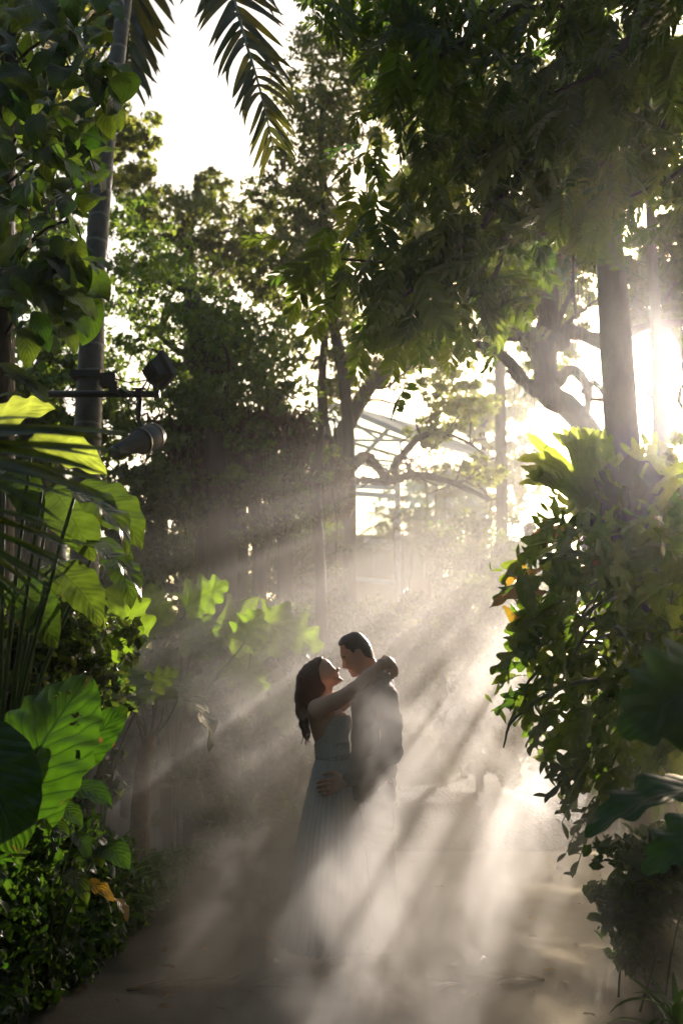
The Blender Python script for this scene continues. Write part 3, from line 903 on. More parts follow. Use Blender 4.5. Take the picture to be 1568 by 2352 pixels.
# near arm over his shoulder, hand hanging behind his neck
s.chain([c1(370, 905, -0.15), c1(545, 830, -0.185), c1(715, 725, -0.2)], [0.047, 0.043, 0.037], 0.03)
s.chain([c1(715, 725, -0.2), c1(860, 590, -0.165), c1(990, 475, -0.12), c1(1050, 440, -0.09)], [0.037, 0.035, 0.026, 0.02], 0.02)
s.cone(c1(1050, 440, -0.09), c1(1085, 475, -0.075), 0.02, 0.022, 0.015)
s.cone(c1(1040, 455, -0.075), c1(1060, 490, -0.06), 0.018, 0.018, 0.012)
finger(s, [c1(1110, 470, -0.085), c1(1134, 520, -0.087), c1(1138, 562, -0.082), c1(1130, 592, -0.075)], 0.0095, 0.007)
finger(s, [c1(1095, 478, -0.075), c1(1114, 532, -0.077), c1(1115, 580, -0.07), c1(1100, 612, -0.062)], 0.0095, 0.007)
finger(s, [c1(1078, 485, -0.065), c1(1090, 540, -0.067), c1(1085, 585, -0.06), c1(1070, 612, -0.052)], 0.009, 0.007)
finger(s, [c1(1060, 490, -0.055), c1(1062, 540, -0.055), c1(1055, 575, -0.048), c1(1045, 597, -0.042)], 0.008, 0.0065)
finger(s, [c1(1045, 462, -0.1), c1(1032, 505, -0.112), c1(1036, 550, -0.108)], 0.010, 0.0075)
# far arm
s.chain([c1(370, 905, 0.15), c1(560, 890, 0.18), c1(735, 800, 0.19)], [0.047, 0.043, 0.037], 0.03)
s.chain([c1(735, 800, 0.19), c1(900, 580, 0.15), c1(1035, 425, 0.06)], [0.037, 0.032, 0.022], 0.02)
s.cone(c1(1035, 425, 0.06), c1(1085, 440, 0.0), 0.02, 0.02, 0.012)
for q in range(4):
    finger(s, [c1(1085 + q * 4, 432 + q * 9, 0.005 - q * .004), c1(1104 + q * 2, 440 + q * 10, -0.03), c1(1098 + q * 2, 452 + q * 11, -0.06)], 0.0085, 0.0065)
obj('body', s.mesh('body', SKIN_W, wom_root, 0.3), wom)
BODYW = s
# bodice: the torso grown by a few millimetres, cut to the open back
b = SDF((wom_root[0] - 0.2, PY0 - 0.2, c1(0, 1420)[2]), (wom_root[0] + 0.16, PY0 + 0.2, c1(0, 850)[2]), 0.0035)
b.chain([c1(410, 880), c1(432, 960), c1(480, 1110), c1(512, 1320), c1(508, 1420)], [0.07, 0.082, 0.090, 0.080, 0.082], 0.04, 0.74, PY0)
for sg in (-1, 1):
    b.ell(c1(595, 1055, 0.065 * sg), (0.055, 0.055, 0.06), 0.03)
b.D -= 0.006
X, Y, Z = b.ax[0][:, None, None], b.ax[1][None, :, None], b.ax[2][None, None, :]
cut = smooth_poly([WPc for WPc in [(c1(*q)[0], c1(*q)[2]) for q in ((556, 900), (520, 985), (470, 1080), (430, 1165), (345, 1240), (300, 1330), (300, 1500), (800, 1500), (800, 1000), (640, 985), (600, 930))]], 2)
d = poly_sd(cut, X[:, :, 0], Z[:, 0, :])
b.D = np.maximum(b.D, -d[:, None, :].astype(np.float32))
b.D += (0.0015 * np.sin((X * 0.7 + Z * 0.25) * 420 + 25 * np.sin(Y * 30))).astype(np.float32)
b.D = np.maximum(b.D, (c1(0, 1400)[2] - Z).astype(np.float32))
obj('bodice', b.mesh('bodice', DRESS, wom_root, 0.1), wom)
def ring_loft(rows, n, pleat):
    v, f = [], []
    for i, (c, rx, ry, a) in enumerate(rows):
        for j in range(n):
            t = 2 * math.pi * j / n
            r = 1 + a * (math.sin(t * pleat + 0.9 * math.sin(3 * t) + 0.25 * i) + 0.5 * math.sin(t * pleat * 0.47 + 1.3 + 0.1 * i))
            v.append((c[0] + rx * r * math.cos(t), c[1] + ry * r * math.sin(t), c[2]))
        if i:
            for j in range(n):
                k = (j + 1) % n
                f.append(((i - 1) * n + j, (i - 1) * n + k, i * n + k, i * n + j))
    return v, f
rows = [(c1(509, 1232), 0.097, 0.128, 0.004), (c1(512, 1290), 0.096, 0.127, 0.006), (c1(514, 1345), 0.095, 0.127, 0.004), (c1(516, 1400), 0.097, 0.130, 0.006), (c1(518, 1412), 0.092, 0.124, 0.0)]
v, f = ring_loft(rows, 96, 48)
obj('waist_band', mesh('waist_band', np.array(v) - wom_root, f, LACE), wom)
rows = []
for t in np.linspace(0, 1, 26):
    vv = 1395 + t * 1838
    cx = 516 - 34 * min(1, t * 2.2) ** 0.8 + 10 * t
    rx = 0.094 + 0.045 * min(1, t * 2.6) ** 0.8 + 0.095 * t ** 1.2
    ry = 0.127 + 0.055 * min(1, t * 3.0) ** 0.7 + 0.075 * t ** 1.2
    rows.append((c1(cx + 14 * t * math.sin(5 * t), vv), rx, ry, 0.010 + 0.05 * t ** 0.7))
v, f = ring_loft(rows, 300, 34)
obj('skirt', mesh('skirt', np.array(v) - wom_root, f, DRESS), wom)
# hair falling down her back, ends curled
s = SDF((wom_root[0] - 0.26, PY0 - 0.15, c1(0, 1240)[2]), (wom_root[0] + 0.06, PY0 + 0.15, 1.72), 0.004)
grow = smooth_poly([WP(*q) for q in (
    (330, 558), (372, 590), (395, 690), (412, 820), (425, 960), (440, 1100), (430, 1230), (300, 1330), (120, 1300), (-20, 1180), (-70, 1000), (-70, 850), (0, 735), (90, 668), (200, 600), (270, 568))], 2)
sl, f = head_field(s, grow, 0.084, 0.075, nx, (nose[0] + 1, nose[2]))
s.comb(sl, f, 0, 'u')
for y, k in ((-0.055, 0), (-0.02, 1), (0.02, 2), (0.055, 3)):
    s.chain([c1(280, 640, y), c1(245, 800, y * 1.25), c1(222, 930 + 8 * k, y * 1.2), c1(232, 1010 + 10 * k, y * 1.1)], [0.062, 0.046, 0.03, 0.017], 0.03)
s.chain([c1(400, 720, -0.07), c1(330, 800, -0.085), c1(268, 880, -0.075)], [0.022, 0.026, 0.02], 0.03)
X, Y, Z = s.ax[0][:, None, None], s.ax[1][None, :, None], s.ax[2][None, None, :]
s.D += (0.0022 * np.sin(X * 330 + 40 * np.sin(Z * 9) + Y * 260) + 0.002 * np.sin(X * 170 - Y * 300 + 3 * np.sin(Z * 20))).astype(np.float32)
hair = obj('hair', s.mesh('hair', HAIR_W, wom_root, 0.1), wom)
rs = np.random.RandomState(5)
mb = MB()
for q in range(70):
    y = rs.uniform(-0.075, 0.075); u0 = 232 + rs.uniform(-45, 45); v0 = 900 + rs.uniform(-60, 60)
    L = rs.uniform(180, 330); ph = rs.rand() * 6.28; am = rs.uniform(8, 26); pts = []
    for k in range(15):
        t = k / 14
        pts.append(c1(u0 + (252 - u0) * 0.3 * t + am * t * math.sin(ph + t * 11) + 30 * t * t, v0 + L * t, y + 0.012 * t * math.cos(ph + t * 11)))
    mb.tube(pts, np.linspace(rs.uniform(0.0035, 0.007), 0.0012, 15), 5)
for q in range(60):
    y = rs.uniform(-0.07, 0.07); u0 = rs.uniform(185, 300); v0 = rs.uniform(500, 1000); ph = rs.rand() * 6.28
    mb.tube([c1(u0 - 8 * math.sin(ph + k) - 2.6 * k, v0 + 26 * k, y) for k in range(6)], 0.0007, 3)
mb.build('curled_strands', HAIR_W, hair, off=wom_root)
for sg in (-1, 1):
    mb = MB()
    mb.tube([c2(528, 712, 0.022 * sg), c2(500, 700, 0.042 * sg), c2(462, 712, 0.056 * sg)], [0.002, 0.003, 0.0012], 6)
    mb.build('eyebrow', BROW, wom, off=wom_root)
    mb = MB()
    mb.tube([c2(545, 745, 0.034 * sg), c2(522, 764, 0.044 * sg), c2(498, 772, 0.052 * sg)], [0.0012, 0.002, 0.0012], 5)
    mb.build('eyelash', BROW, wom, off=wom_root)
mb = MB()
mb.tube([c2(640, 912, -0.02), c2(680, 897, 0), c2(640, 912, 0.02)], [0.0025, 0.0045, 0.0025], 6)
mb.tube([c2(645, 938, -0.02), c2(688, 944, 0), c2(645, 938, 0.02)], [0.0025, 0.005, 0.0025], 6)
mb.build('lips', LIP, wom, off=wom_root)
# ------------------------------------------------------------------ plants
def child_tube(name, parent, pts, rad, mat, n=7, k=4, rough=0.0):
    p, r = smooth_path(pts, rad, k)
    v, f = tube_geo(p, r, n, True, rough)
    return obj(name, mesh(name, v - np.array(parent.location), f, mat), parent)

def stuff(name, parent, v, f, var, mat):
    o = obj(name, mesh(name, v - np.array(parent.location), f, mat, False, var=var), parent)
    o['kind'] = 'stuff'
    return o

def ground_z(x, y):
    return float(bank_h(np.array([x]), np.array([y]))[0])

HEART = lambda u: max(0.0, (math.sin(math.pi * min(1, 0.12 + 0.88 * u) ** 0.62)) ** 0.9)
OVATE = lambda u: math.sin(math.pi * min(1.0, 0.06 + 0.94 * u) ** 0.8) ** 0.85
LANCE = lambda u: math.sin(math.pi * (0.04 + 0.96 * u)) ** 0.8
STRAP = lambda u: min(1.0, 5 * u + 0.35) * (1 - u ** 3) ** 0.8
BROADL = [leaf_mesh('broad_leaf', LEAF_BROAD, W=0.5, nu=8, nh=2, prof=OVATE, fold=0.28, droop=0.5 + 0.35 * i, wave=0.03, seed=i, tipcurl=0.3) for i in range(4)]
HEARTL = [leaf_mesh('heart_leaf', LEAF_GROUND, W=0.62, nu=6, nh=2, prof=HEART, fold=0.2, droop=0.5 + 0.3 * i, wave=0.03, cord=0.25, seed=10 + i) for i in range(3)]
LANCEL = [leaf_mesh('lance_leaf', LEAF_GROUND, W=0.34, nu=6, nh=1, prof=LANCE, fold=0.3, droop=0.4 + 0.4 * i, seed=20 + i) for i in range(3)]
CLIMBL = [leaf_mesh('cut_leaf', LEAF_CLIMB, W=0.44, nu=18, nh=2, prof=LANCE, fold=0.25, droop=0.5 + 0.4 * i, lobes=3, depth=0.86, sweep=0.65, wave=0.02, seed=30 + i) for i in range(3)]
CLIMBS = [leaf_mesh('narrow_leaf', LEAF_CLIMB, W=0.30, nu=6, nh=1, prof=LANCE, fold=0.3, droop=0.5 + 0.5 * i, seed=40 + i) for i in range(3)]
LOBEDL = [leaf_mesh('lobed_leaf', LEAF_LOBED, W=0.95, nu=40, nh=4, prof=lambda u: HEART(u) ** 0.8, fold=0.15, droop=0.5 + 0.25 * i, lobes=4, depth=0.34, sweep=0.30, wave=0.04, nwave=4, cord=0.22, seed=50 + i) for i in range(3)]
PADDLE_LIT = leaf_mesh('paddle_leaf', LEAF_STAG, W=0.46, nu=30, nh=3, prof=OVATE, fold=0.25, droop=0.6, wave=0.03, nwave=4, seed=64)  # brighter leaf colour for the top leaves, their backlight put into the material
PADDLE = [leaf_mesh('paddle_leaf', LEAF_YELLOW, W=0.40, nu=30, nh=3, prof=OVATE, fold=0.3, droop=0.7 + 0.3 * i, wave=0.03, nwave=4, seed=60 + i, tipcurl=0.5) for i in range(3)]
_hr = np.random.RandomState(14)
HOLES = {24 * a + b for (ca, cb, ra, rb) in ((45, 8, 1.6, 1.0), (41, 6, 1.2, 0.9), (37, 16, 1.6, 1.1), (33, 17, 1.3, 1.2), (22, 20, 1.3, 1.0), (48, 14, 0.9, 0.8))
         for a in range(56) for b in range(24) if ((a - ca) / ra) ** 2 + ((b - cb) / rb) ** 2 < 0.75 + 0.5 * _hr.rand()}
BIGL = leaf_mesh('holed_leaf', LEAF_BIG, drop=HOLES,
                 W=1.02, nu=56, nh=12, prof=lambda u: math.sin(math.pi * min(1, 0.012 + 0.985 * u) ** 0.6) ** 0.72, fold=0.10, droop=0.3, wave=0.022, nwave=6, cord=0.14, lobes=7, depth=0.05, seed=3)
BIGL2 = [leaf_mesh('elephant_leaf', LEAF_BIG, W=0.72, nu=26, nh=4, prof=lambda u: math.sin(math.pi * min(1, 0.012 + 0.985 * u) ** 0.6) ** 0.72, fold=0.2, droop=0.7 + 0.3 * i, wave=0.03, nwave=5, cord=0.3, lobes=5, depth=0.05, seed=70 + i) for i in range(2)]
STRAPL = [leaf_mesh('strap_leaf', LEAF_STRAP, W=0.11, nu=10, nh=1, prof=STRAP, fold=0.45, droop=0.9 + 0.7 * i, seed=80 + i) for i in range(3)]

def pinnate_geo(seed, pairs=8, droop=0.6):
    rs = np.random.RandomState(seed)
    V, F, n = [], [], 0
    pts = []
    y = z = 0.0
    for i in range(pairs + 2):
        a = -droop * i / (pairs + 1)
        pts.append((0, y, z))
        y += math.cos(a) / (pairs + 1); z += math.sin(a) / (pairs + 1)
    v, f = tube_geo(pts, np.linspace(0.010, 0.004, len(pts)), 3, False)
    V.append(v); F += f; n += len(v)
    for i in range(1, pairs + 2):
        for sd in ((-1, 1) if i <= pairs else (0,)):
            L = 0.30 * (0.7 + 0.5 * math.sin(math.pi * (i / (pairs + 1)) ** 0.8)) * rs.uniform(0.88, 1.1)
            W = L * 0.34
            ang = (math.radians(62) - 0.028 * i * 2 + rs.randn() * 0.1) * sd
            b = np.array(pts[i])
            d = np.array([math.sin(ang), math.cos(ang), -0.22 - 0.25 * rs.rand()]); d /= np.linalg.norm(d)
            nrm = np.array([0.25 * rs.randn() - 0.2 * sd, 0.2 * rs.randn(), 1.0]); x = np.cross(d, nrm); x /= np.linalg.norm(x); up = np.cross(x, d)
            rows = [b]
            for u, w in ((0.3, 0.85), (0.62, 1.0), (0.86, 0.5)):
                c = b + d * L * u - up * L * 0.10 * u * u
                rows += [c + x * W * 0.5 * w + up * W * 0.12 * w, c, c - x * W * 0.5 * w + up * W * 0.12 * w]
            rows.append(b + d * L - up * L * 0.12)
            V.append(np.array(rows))
            o = n
            F += [(o, o + 1, o + 2), (o, o + 2, o + 3)]
            for q in (1, 4):
                F += [(o + q, o + q + 3, o + q + 4, o + q + 1), (o + q + 1, o + q + 4, o + q + 5, o + q + 2)]
            F += [(o + 7, o + 10, o + 8), (o + 8, o + 10, o + 9)]
            n += len(rows)
    return np.concatenate(V), F
PINN = []
for i in range(5):
    pv_, pf_ = pinnate_geo(i, 7 + i % 3, 0.35 + 0.2 * i)
    PINN.append((pv_, pf_, mesh('pinnate_leaf', pv_, pf_, LEAF_PINNATE, False)))

def palm_frond(parent, pts, nleaf, Lmax, droop, mat, hang=0.9, wid=0.035, r0=0.018, seed=0, side_up=(0, 0, 1), pale=None, lname='leaflet'):
    """rachis as a part with its leaflets as sub-parts"""
    rs = np.random.RandomState(seed)
    p, r = smooth_path(pts, np.linspace(r0, 0.004, len(pts)), 8)
    v, f = tube_geo(p, r, 6)
    off = np.array(parent.location)
    fr = obj('frond', mesh('frond', v - off, f, pale or STEM_GREEN), parent)
    seg = np.cumsum(np.concatenate([[0], np.linalg.norm(np.diff(p, axis=0), axis=1)])); seg /= seg[-1]
    mes = [leaf_mesh('palm_leaflet', mat, W=0.085, nu=7, nh=1, prof=STRAP, fold=0.5, droop=droop + 0.3 * q, tipcurl=0.3 * q, seed=q) for q in range(3)]
    for i in range(nleaf):
        u = 0.10 + 0.9 * (i + 0.5) / nleaf
        c = np.array([np.interp(u, seg, p[:, k]) for k in range(3)])
        c2_ = np.array([np.interp(min(1, u + 0.02), seg, p[:, k]) for k in range(3)]); c1_ = np.array([np.interp(max(0, u - 0.02), seg, p[:, k]) for k in range(3)])
        t = c2_ - c1_; t /= np.linalg.norm(t)
        x = np.cross(t, np.array(side_up, float)); x /= np.linalg.norm(x)
        nn = np.cross(x, t)
        L = Lmax * (0.45 + 0.62 * math.sin(math.pi * min(1, u ** 0.8 * 0.95)))
        for sd in (-1, 1):
            a = math.radians(62 - 34 * u) + rs.randn() * 0.05
            d = t * math.cos(a) + x * sd * math.sin(a) + np.array([0, 0, -0.25 * hang * rs.uniform(0.6, 1.3)]) + nn * 0.12 * rs.randn()
            d /= np.linalg.norm(d)
            M = leaf_matrix(c, c + d * L * rs.uniform(0.9, 1.06), nn + 0.3 * rs.randn(3), wid / 0.035)
            M[0][3] -= off[0]; M[1][3] -= off[1]; M[2][3] -= off[2]
            obj(lname, mes[rs.randint(3)], fr, M)
    return fr

def bg_tree(name, label, cat, base, trunk, rad, clusters, nleaf, lsize, mat, bark=BARK_DARK, seed=0, nclump=14, limbs=8, group=None, aspect=0.55, shell=0.55):
    """trunk + limbs + crown of small leaves in uneven clumps; clusters = [(centre, (rx,ry,rz), weight)]"""
    rs = np.random.RandomState(seed)
    o = thing(name, label, cat, base, group)
    base = np.array(base)
    if trunk is not None:
        child_tube('trunk', o, trunk, rad, bark, 9, 5, 0.03)
    cc, ss = [], []
    for c, r, w in clusters:
        c = np.array(c)
        for _ in range(max(6, int(nclump * w * 4))):
            d = rand_dir(rs)
            cc.append(c + d * np.array(r) * (1.1 * rs.uniform(0.02, 1.0) ** 0.5))
            k = rs.uniform(0.07, 0.27) * (sum(r) / 3)
            ss.append((k * 1.3, k * 1.3, k * 0.75))
    v, f, var = leaf_cloud(cc, ss, nleaf, lsize, rs, aspect)
    stuff('foliage', o, v, f, var, mat)
    if trunk is not None and limbs:
        tp = np.array([tuple(q) for q in trunk]); mb = MB()
        for i in rs.choice(len(cc), min(limbs, len(cc)), False):
            s_ = tp[rs.randint(max(1, len(tp) // 2), len(tp))]
            p, r = smooth_path(wobble_path(s_, cc[i], 5, 0.05, rs), np.linspace(rad[-1] * 0.55, 0.008, 5), 3)
            mb.tube(p, r, 5)
        mb.build('branches', bark, o, off=base)
    return o

# --- tall ringed palm on the left
def ringed_trunk(parent, pts, rads, mat, k=14):
    p, r = smooth_path(pts, rads, k)
    r = r * (1 + 0.035 * np.maximum(0, np.sin(np.arange(len(r)) * 2 * math.pi / 5)) ** 4)
    v, f = tube_geo(p, r, 16, True)
    return obj('trunk', mesh('trunk', v - np.array(parent.location), f, mat), parent)

def palm_bark():
    m, t = nt('ringed palm bark'); L = t.links
    tc = N(t, 'ShaderNodeTexCoord'); sx = N(t, 'ShaderNodeSeparateXYZ'); L.new(tc.outputs['Object'], sx.inputs[0])
    nz = N(t, 'ShaderNodeTexNoise', i_Scale=4.0, i_Detail=6.0); L.new(tc.outputs['Object'], nz.inputs['Vector'])
    w = math_(t, 'FRACT', math_(t, 'ADD', math_(t, 'MULTIPLY', sx.outputs[2], 4.6), math_(t, 'MULTIPLY', nz.outputs['Fac'], 0.35)))
    ring = math_(t, 'GREATER_THAN', w, 0.90)
    n2 = N(t, 'ShaderNodeTexNoise', i_Scale=18.0, i_Detail=6.0); L.new(tc.outputs['Object'], n2.inputs['Vector'])
    c = mixc(t, n2.outputs['Fac'], (0.05, 0.045, 0.035), (0.13, 0.115, 0.095))
    c = mixc(t, math_(t, 'MULTIPLY', ring, 0.75), c, (0.22, 0.2, 0.18))
    pr = N(t, 'ShaderNodeBsdfPrincipled', i_Roughness=0.6); L.new(c, pr.inputs['Base Color'])
    b = N(t, 'ShaderNodeBump', i_Strength=0.6, i_Distance=0.02); L.new(math_(t, 'ADD', n2.outputs['Fac'], math_(t, 'MULTIPLY', ring, -0.6)), b.inputs['Height']); L.new(b.outputs[0], pr.inputs['Normal'])
    o = N(t, 'ShaderNodeOutputMaterial'); L.new(pr.outputs[0], o.inputs[0])
    return m
PALM_BARK = palm_bark()
PD = 7.6
base = P(186, 1900, PD); base.z = ground_z(base.x, base.y) - 0.05
palm = thing('palm_tree', 'tall ringed palm with smooth dark trunk behind the lamp bracket', 'palm', base)
ringed_trunk(palm, [base, P(190, 1500, PD), P(196, 1180, PD), P(201, 1000, PD), P(208, 850, PD), P(216, 650, PD), P(240, 350, PD), P(264, 170, PD), P(286, 0, PD), P(305, -190, PD)],
             [0.125, 0.112, 0.108, 0.106, 0.102, 0.09, 0.078, 0.068, 0.06, 0.055], PALM_BARK)
crown_pt = P(312, -260, PD)
PALE_RIB = plain_mat('pale midrib', (0.35, 0.36, 0.26), (0.45, 0.45, 0.34), 0.4, 20, 0.1)
palm_frond(palm, [crown_pt, P(400, -330, PD - .5), P(480, -210, PD - 1.1), P(530, -30, PD - 1.5), P(563, 90, PD - 1.6), P(590, 180, PD - 1.65), P(611, 262, PD - 1.7), P(628, 345, PD - 1.7)], 58, 0.50, 0.3, LEAF_PALM, hang=0.35, wid=0.05, seed=1, side_up=(0.15, -1, 0.25), pale=PALE_RIB)
palm_frond(palm, [crown_pt, P(308, -150, PD + .5), P(300, -20, PD + .8), P(296, 90, PD + .95), P(300, 190, PD + 1.0)], 34, 0.56, 0.5, LEAF_PALM, hang=0.6, wid=0.05, seed=2, side_up=(0.2, -1, 0.2), pale=PALE_RIB)
for i, (dx, dy, up) in enumerate(((-1.5, -0.4, 0.4), (-0.6, 1.5, 0.9), (0.9, 1.2, 1.1), (-1.0, 0.8, 0.2))):
    c = crown_pt
    palm_frond(palm, [c, c + Vector((dx * .4, dy * .4, up * .8)), c + Vector((dx * .8, dy * .8, up)), c + Vector((dx * 1.1, dy * 1.1, up * .4 - .3))], 20, 0.45, 0.5, LEAF_PALM, hang=0.5, wid=0.045, seed=3 + i)

# --- far left dark trunk and the broad-leaved climber on it
base = P(-20, 1800, 5.6); base.z = 0.25
tr = thing('mossy_tree', 'dark mossy trunk at the left picture edge, half hidden by broad leaves', 'tree', base)
child_tube('trunk', tr, [base, P(-12, 1200, 5.6), P(-6, 700, 5.6), P(4, 300, 5.6), P(10, -150, 5.6)], [0.13, 0.11, 0.10, 0.085, 0.075], BARK_DARK, 12, 6, 0.03)
VINE_POLY = [(20, -40), (240, -40), (262, 60), (250, 120), (285, 200), (265, 290), (262, 330), (225, 440), (225, 500), (190, 540), (205, 640), (235, 630), (212, 735), (190, 790), (100, 800), (70, 830), (0, 760), (-30, 500), (-30, 0)]
vine = thing('broadleaf_climber', 'climbing vine of broad dark leaves hanging over the ringed palm trunk', 'vine', P(20, 400, 5.3))
rs = np.random.RandomState(21)
for i in range(14):
    a = sample_poly(VINE_POLY, rs)
    y0 = rs.uniform(5.2, 5.55)
    child_tube('stem', vine, [P(-2 + rs.uniform(-10, 15), a[1] + rs.uniform(60, 160), 5.55), P(a[0] * .5, a[1] + rs.uniform(-20, 40), y0), P(a[0], a[1] - 20, y0 - .15), P(a[0] + 30, a[1] + 40, y0 - .3)], [0.012, 0.01, 0.007, 0.004], BARK_DARK, 5, 3)
for i in range(270):
    x, y = sample_poly(VINE_POLY, rs)
    d = rs.uniform(4.7, 5.7)
    L = rs.uniform(0.16, 0.27)
    c = P(x, y, d)
    dr = Vector((rs.uniform(-0.6, 0.8), rs.uniform(-0.6, 0.2), -0.9 + rs.uniform(-0.3, 0.7))).normalized()
    n = Vector((rs.uniform(-0.6, 0.6), -0.7 + 0.5 * rs.randn(), 0.8))
    put_leaf(vine, BROADL[i % 4], c - dr * L * .5, c + dr * L * .5, n, rs.uniform(0.85, 1.25))
for x, y, L, ax, ay in ((178, 705, 0.26, 0.85, 0.75), (165, 745, 0.24, 0.9, 0.8), (215, 610, 0.2, 0.9, 0.35), (60, 800, 0.22, 0.1, 1), (20, 690, 0.22, 1, 0.4), (110, 690, 0.24, 0.5, 1), (130, 620, 0.2, .6, .8), (40, 640, .22, .8, .6), (150, 780, .2, .6, .9), (90, 755, .2, .2, 1)):
    c = P(x, y, 4.75); dr = Vector((ax, -0.15, -ay)).normalized()
    put_leaf(vine, BROADL[1], c - dr * L * .5, c + dr * L * .5, (0.35, -0.6, 0.7), 1.1)
for x, y, L in ((50, 880, 0.22), (80, 900, 0.2), (95, 935, 0.17), (30, 860, 0.2), (20, 915, 0.2)):
    c = P(x, y, 5.0); dr = Vector((0.6, -0.15, -0.3 + 0.3 * math.sin(x))).normalized()
    put_leaf(vine, BROADL[0], c - dr * L * .5, c + dr * L * .5, (0.2, -0.5, 0.8), 1.2)

# --- fan palm reaching in from the left edge
fan = thing('fan_palm', 'fan palm reaching in from the left edge with long stiff blades', 'palm', (P(-420, 2000, 2.9).x, 2.9, 0.2))
def fan_leaf(hub, tips, width, seed, dd=0.0):
    rs = np.random.RandomState(seed)
    off = np.array(fan.location)
    p, r = smooth_path([Vector(fan.location) + Vector((0.0, 0, 0.1)), (Vector(fan.location) + hub) / 2 + Vector((-0.05, 0, 0.1)), hub], [0.02, 0.016, 0.012], 4)
    v, f = tube_geo(p, r, 6)
    lf = obj('fan_leaf', mesh('fan_leaf', v - off, f, STEM_GREEN), fan)
    mes = [leaf_mesh('leaf_blade', LEAF_FAN, W=width, nu=10, nh=1, prof=lambda u: min(1, 0.35 + 2.2 * u) * (1 - u ** 5) ** 0.9, fold=0.55, droop=0.18 + 0.2 * q, seed=q) for q in range(3)]
    for i, (x, y, d) in enumerate(tips):
        put_leaf(lf, mes[i % 3], hub, P(x, y, d + dd), (0.1 * rs.randn(), -0.55 + 0.2 * rs.randn(), 0.85), 1.0, 'leaf_blade', off)
fan_leaf(P(-330, 1040, 2.75), [(300, 992, 2.7), (312, 1000, 2.85), (252, 1012, 2.7), (302, 1038, 2.8), (240, 1052, 2.9), (250, 1092, 2.75), (270, 1112, 2.65), (262, 1145, 2.75), (275, 1165, 2.6), (190, 1150, 2.8), (120, 1180, 2.7), (150, 1205, 2.6), (200, 985, 3.0), (100, 960, 3.1)], 0.075, 1)
tl = [(130 - 18 * abs(i - 4) ** 1.0 if i > 4 else 120 + 14 * i, 1208 + 24 * i, 2.75 + 0.03 * i) for i in range(12)]
fan_leaf(P(-290, 1140, 2.9), [(150, 1205, 2.9), (165, 1222, 2.95), (178, 1240, 2.9), (186, 1252, 2.85), (190, 1268, 2.9), (188, 1285, 2.85), (184, 1302, 2.9), (176, 1318, 2.85), (165, 1336, 2.9), (150, 1352, 2.85), (138, 1370, 2.9), (120, 1388, 2.85), (100, 1402, 2.9), (80, 1412, 2.85), (60, 1425, 2.9), (38, 1432, 2.85), (15, 1448, 2.9), (0, 1478, 2.8), (-30, 1500, 2.9)], 0.045, 2)

# --- paddle leaved plant behind the fan palm
base = P(-20, 1700, 4.7); base.z = ground_z(base.x, 4.7)
pad = thing('paddle_leaf_plant', 'tall plant with drooping wavy paddle leaves, backlight coloured into the top two', 'plant', base)
def petiole(o, a, b, r=0.012, bend=0.15, mat=None):
    a = Vector(a); b = Vector(b)
    m = (a + b) / 2 + Vector((bend * (a.x - b.x), 0, abs(b.x - a.x) * 0.4 + 0.05))
    child_tube('stalk', o, [a, m, b], [r, r * .85, r * .6], mat or STEM_GREEN, 6, 5)
for b, t, nrm, w, d, k in (((-60, 985), (128, 940), (0.1, -0.75, 0.6), 1.25, 4.35, 0), ((75, 1000), (246, 1092), (-0.3, -0.75, 0.7), 0.95, 4.4, 1), ((95, 1130), (290, 1275), (0.35, -0.35, 0.9), 0.95, 4.3, 2),
                           ((180, 1110), (325, 1262), (0.5, -0.8, 0.3), 1.3, 4.5, 0), ((140, 1245), (322, 1385), (0.5, -0.3, 0.9), 0.9, 4.35, 1), ((10, 1060), (90, 1220), (0.2, -0.8, 0.4), 1.0, 4.6, 2), ((230, 1235), (300, 1400), (0.6, -0.7, 0.3), 1.1, 4.7, 0), ((120, 1120), (215, 1290), (0.2, -0.9, 0.3), 1.3, 4.75, 1), ((110, 1300), (230, 1440), (0.3, -0.8, 0.5), 1.2, 4.6, 2), ((40, 1330), (130, 1490), (0.1, -0.9, 0.4), 1.3, 4.7, 0)):
    put_leaf(pad, PADDLE_LIT if t in ((128, 940), (246, 1092)) else PADDLE[k], P(b[0], b[1], d), P(t[0], t[1], d - 0.1), nrm, w)
    petiole(pad, base + Vector((0.03 * k, 0.02 * k, 0)), P(b[0], b[1], d), 0.014)

# --- big holed elephant-ear leaf, lower left
base = P(-150, 2180, 4.3); base.z = ground_z(base.x, 4.3) - 0.02
eph = thing('elephant_ear_plant', 'elephant ear plant with one huge holed leaf glowing green in the sun', 'plant', base)
put_leaf(eph, BIGL, P(22, 1845, 4.1), P(205, 1552, 4.25), (-0.35, -0.9, 0.35), 0.9)
put_leaf(eph, BIGL2[0], P(-60, 1700, 3.95), P(45, 1960, 3.9), (0.25, -0.8, 0.5), 1.1)
put_leaf(eph, BIGL2[1], P(150, 1760, 4.6), P(292, 1625, 4.65), (0.3, -0.9, 0.3), 0.75)
put_leaf(eph, BIGL2[0], P(100, 1880, 4.4), P(190, 1720, 4.5), (-0.3, -0.8, 0.4), 0.9)
petiole(eph, base, P(14, 1852, 4.1), 0.014); petiole(eph, base, P(-60, 1700, 3.95), 0.014); petiole(eph, base, P(150, 1760, 4.6), 0.012); petiole(eph, base, P(100, 1880, 4.4), 0.012)

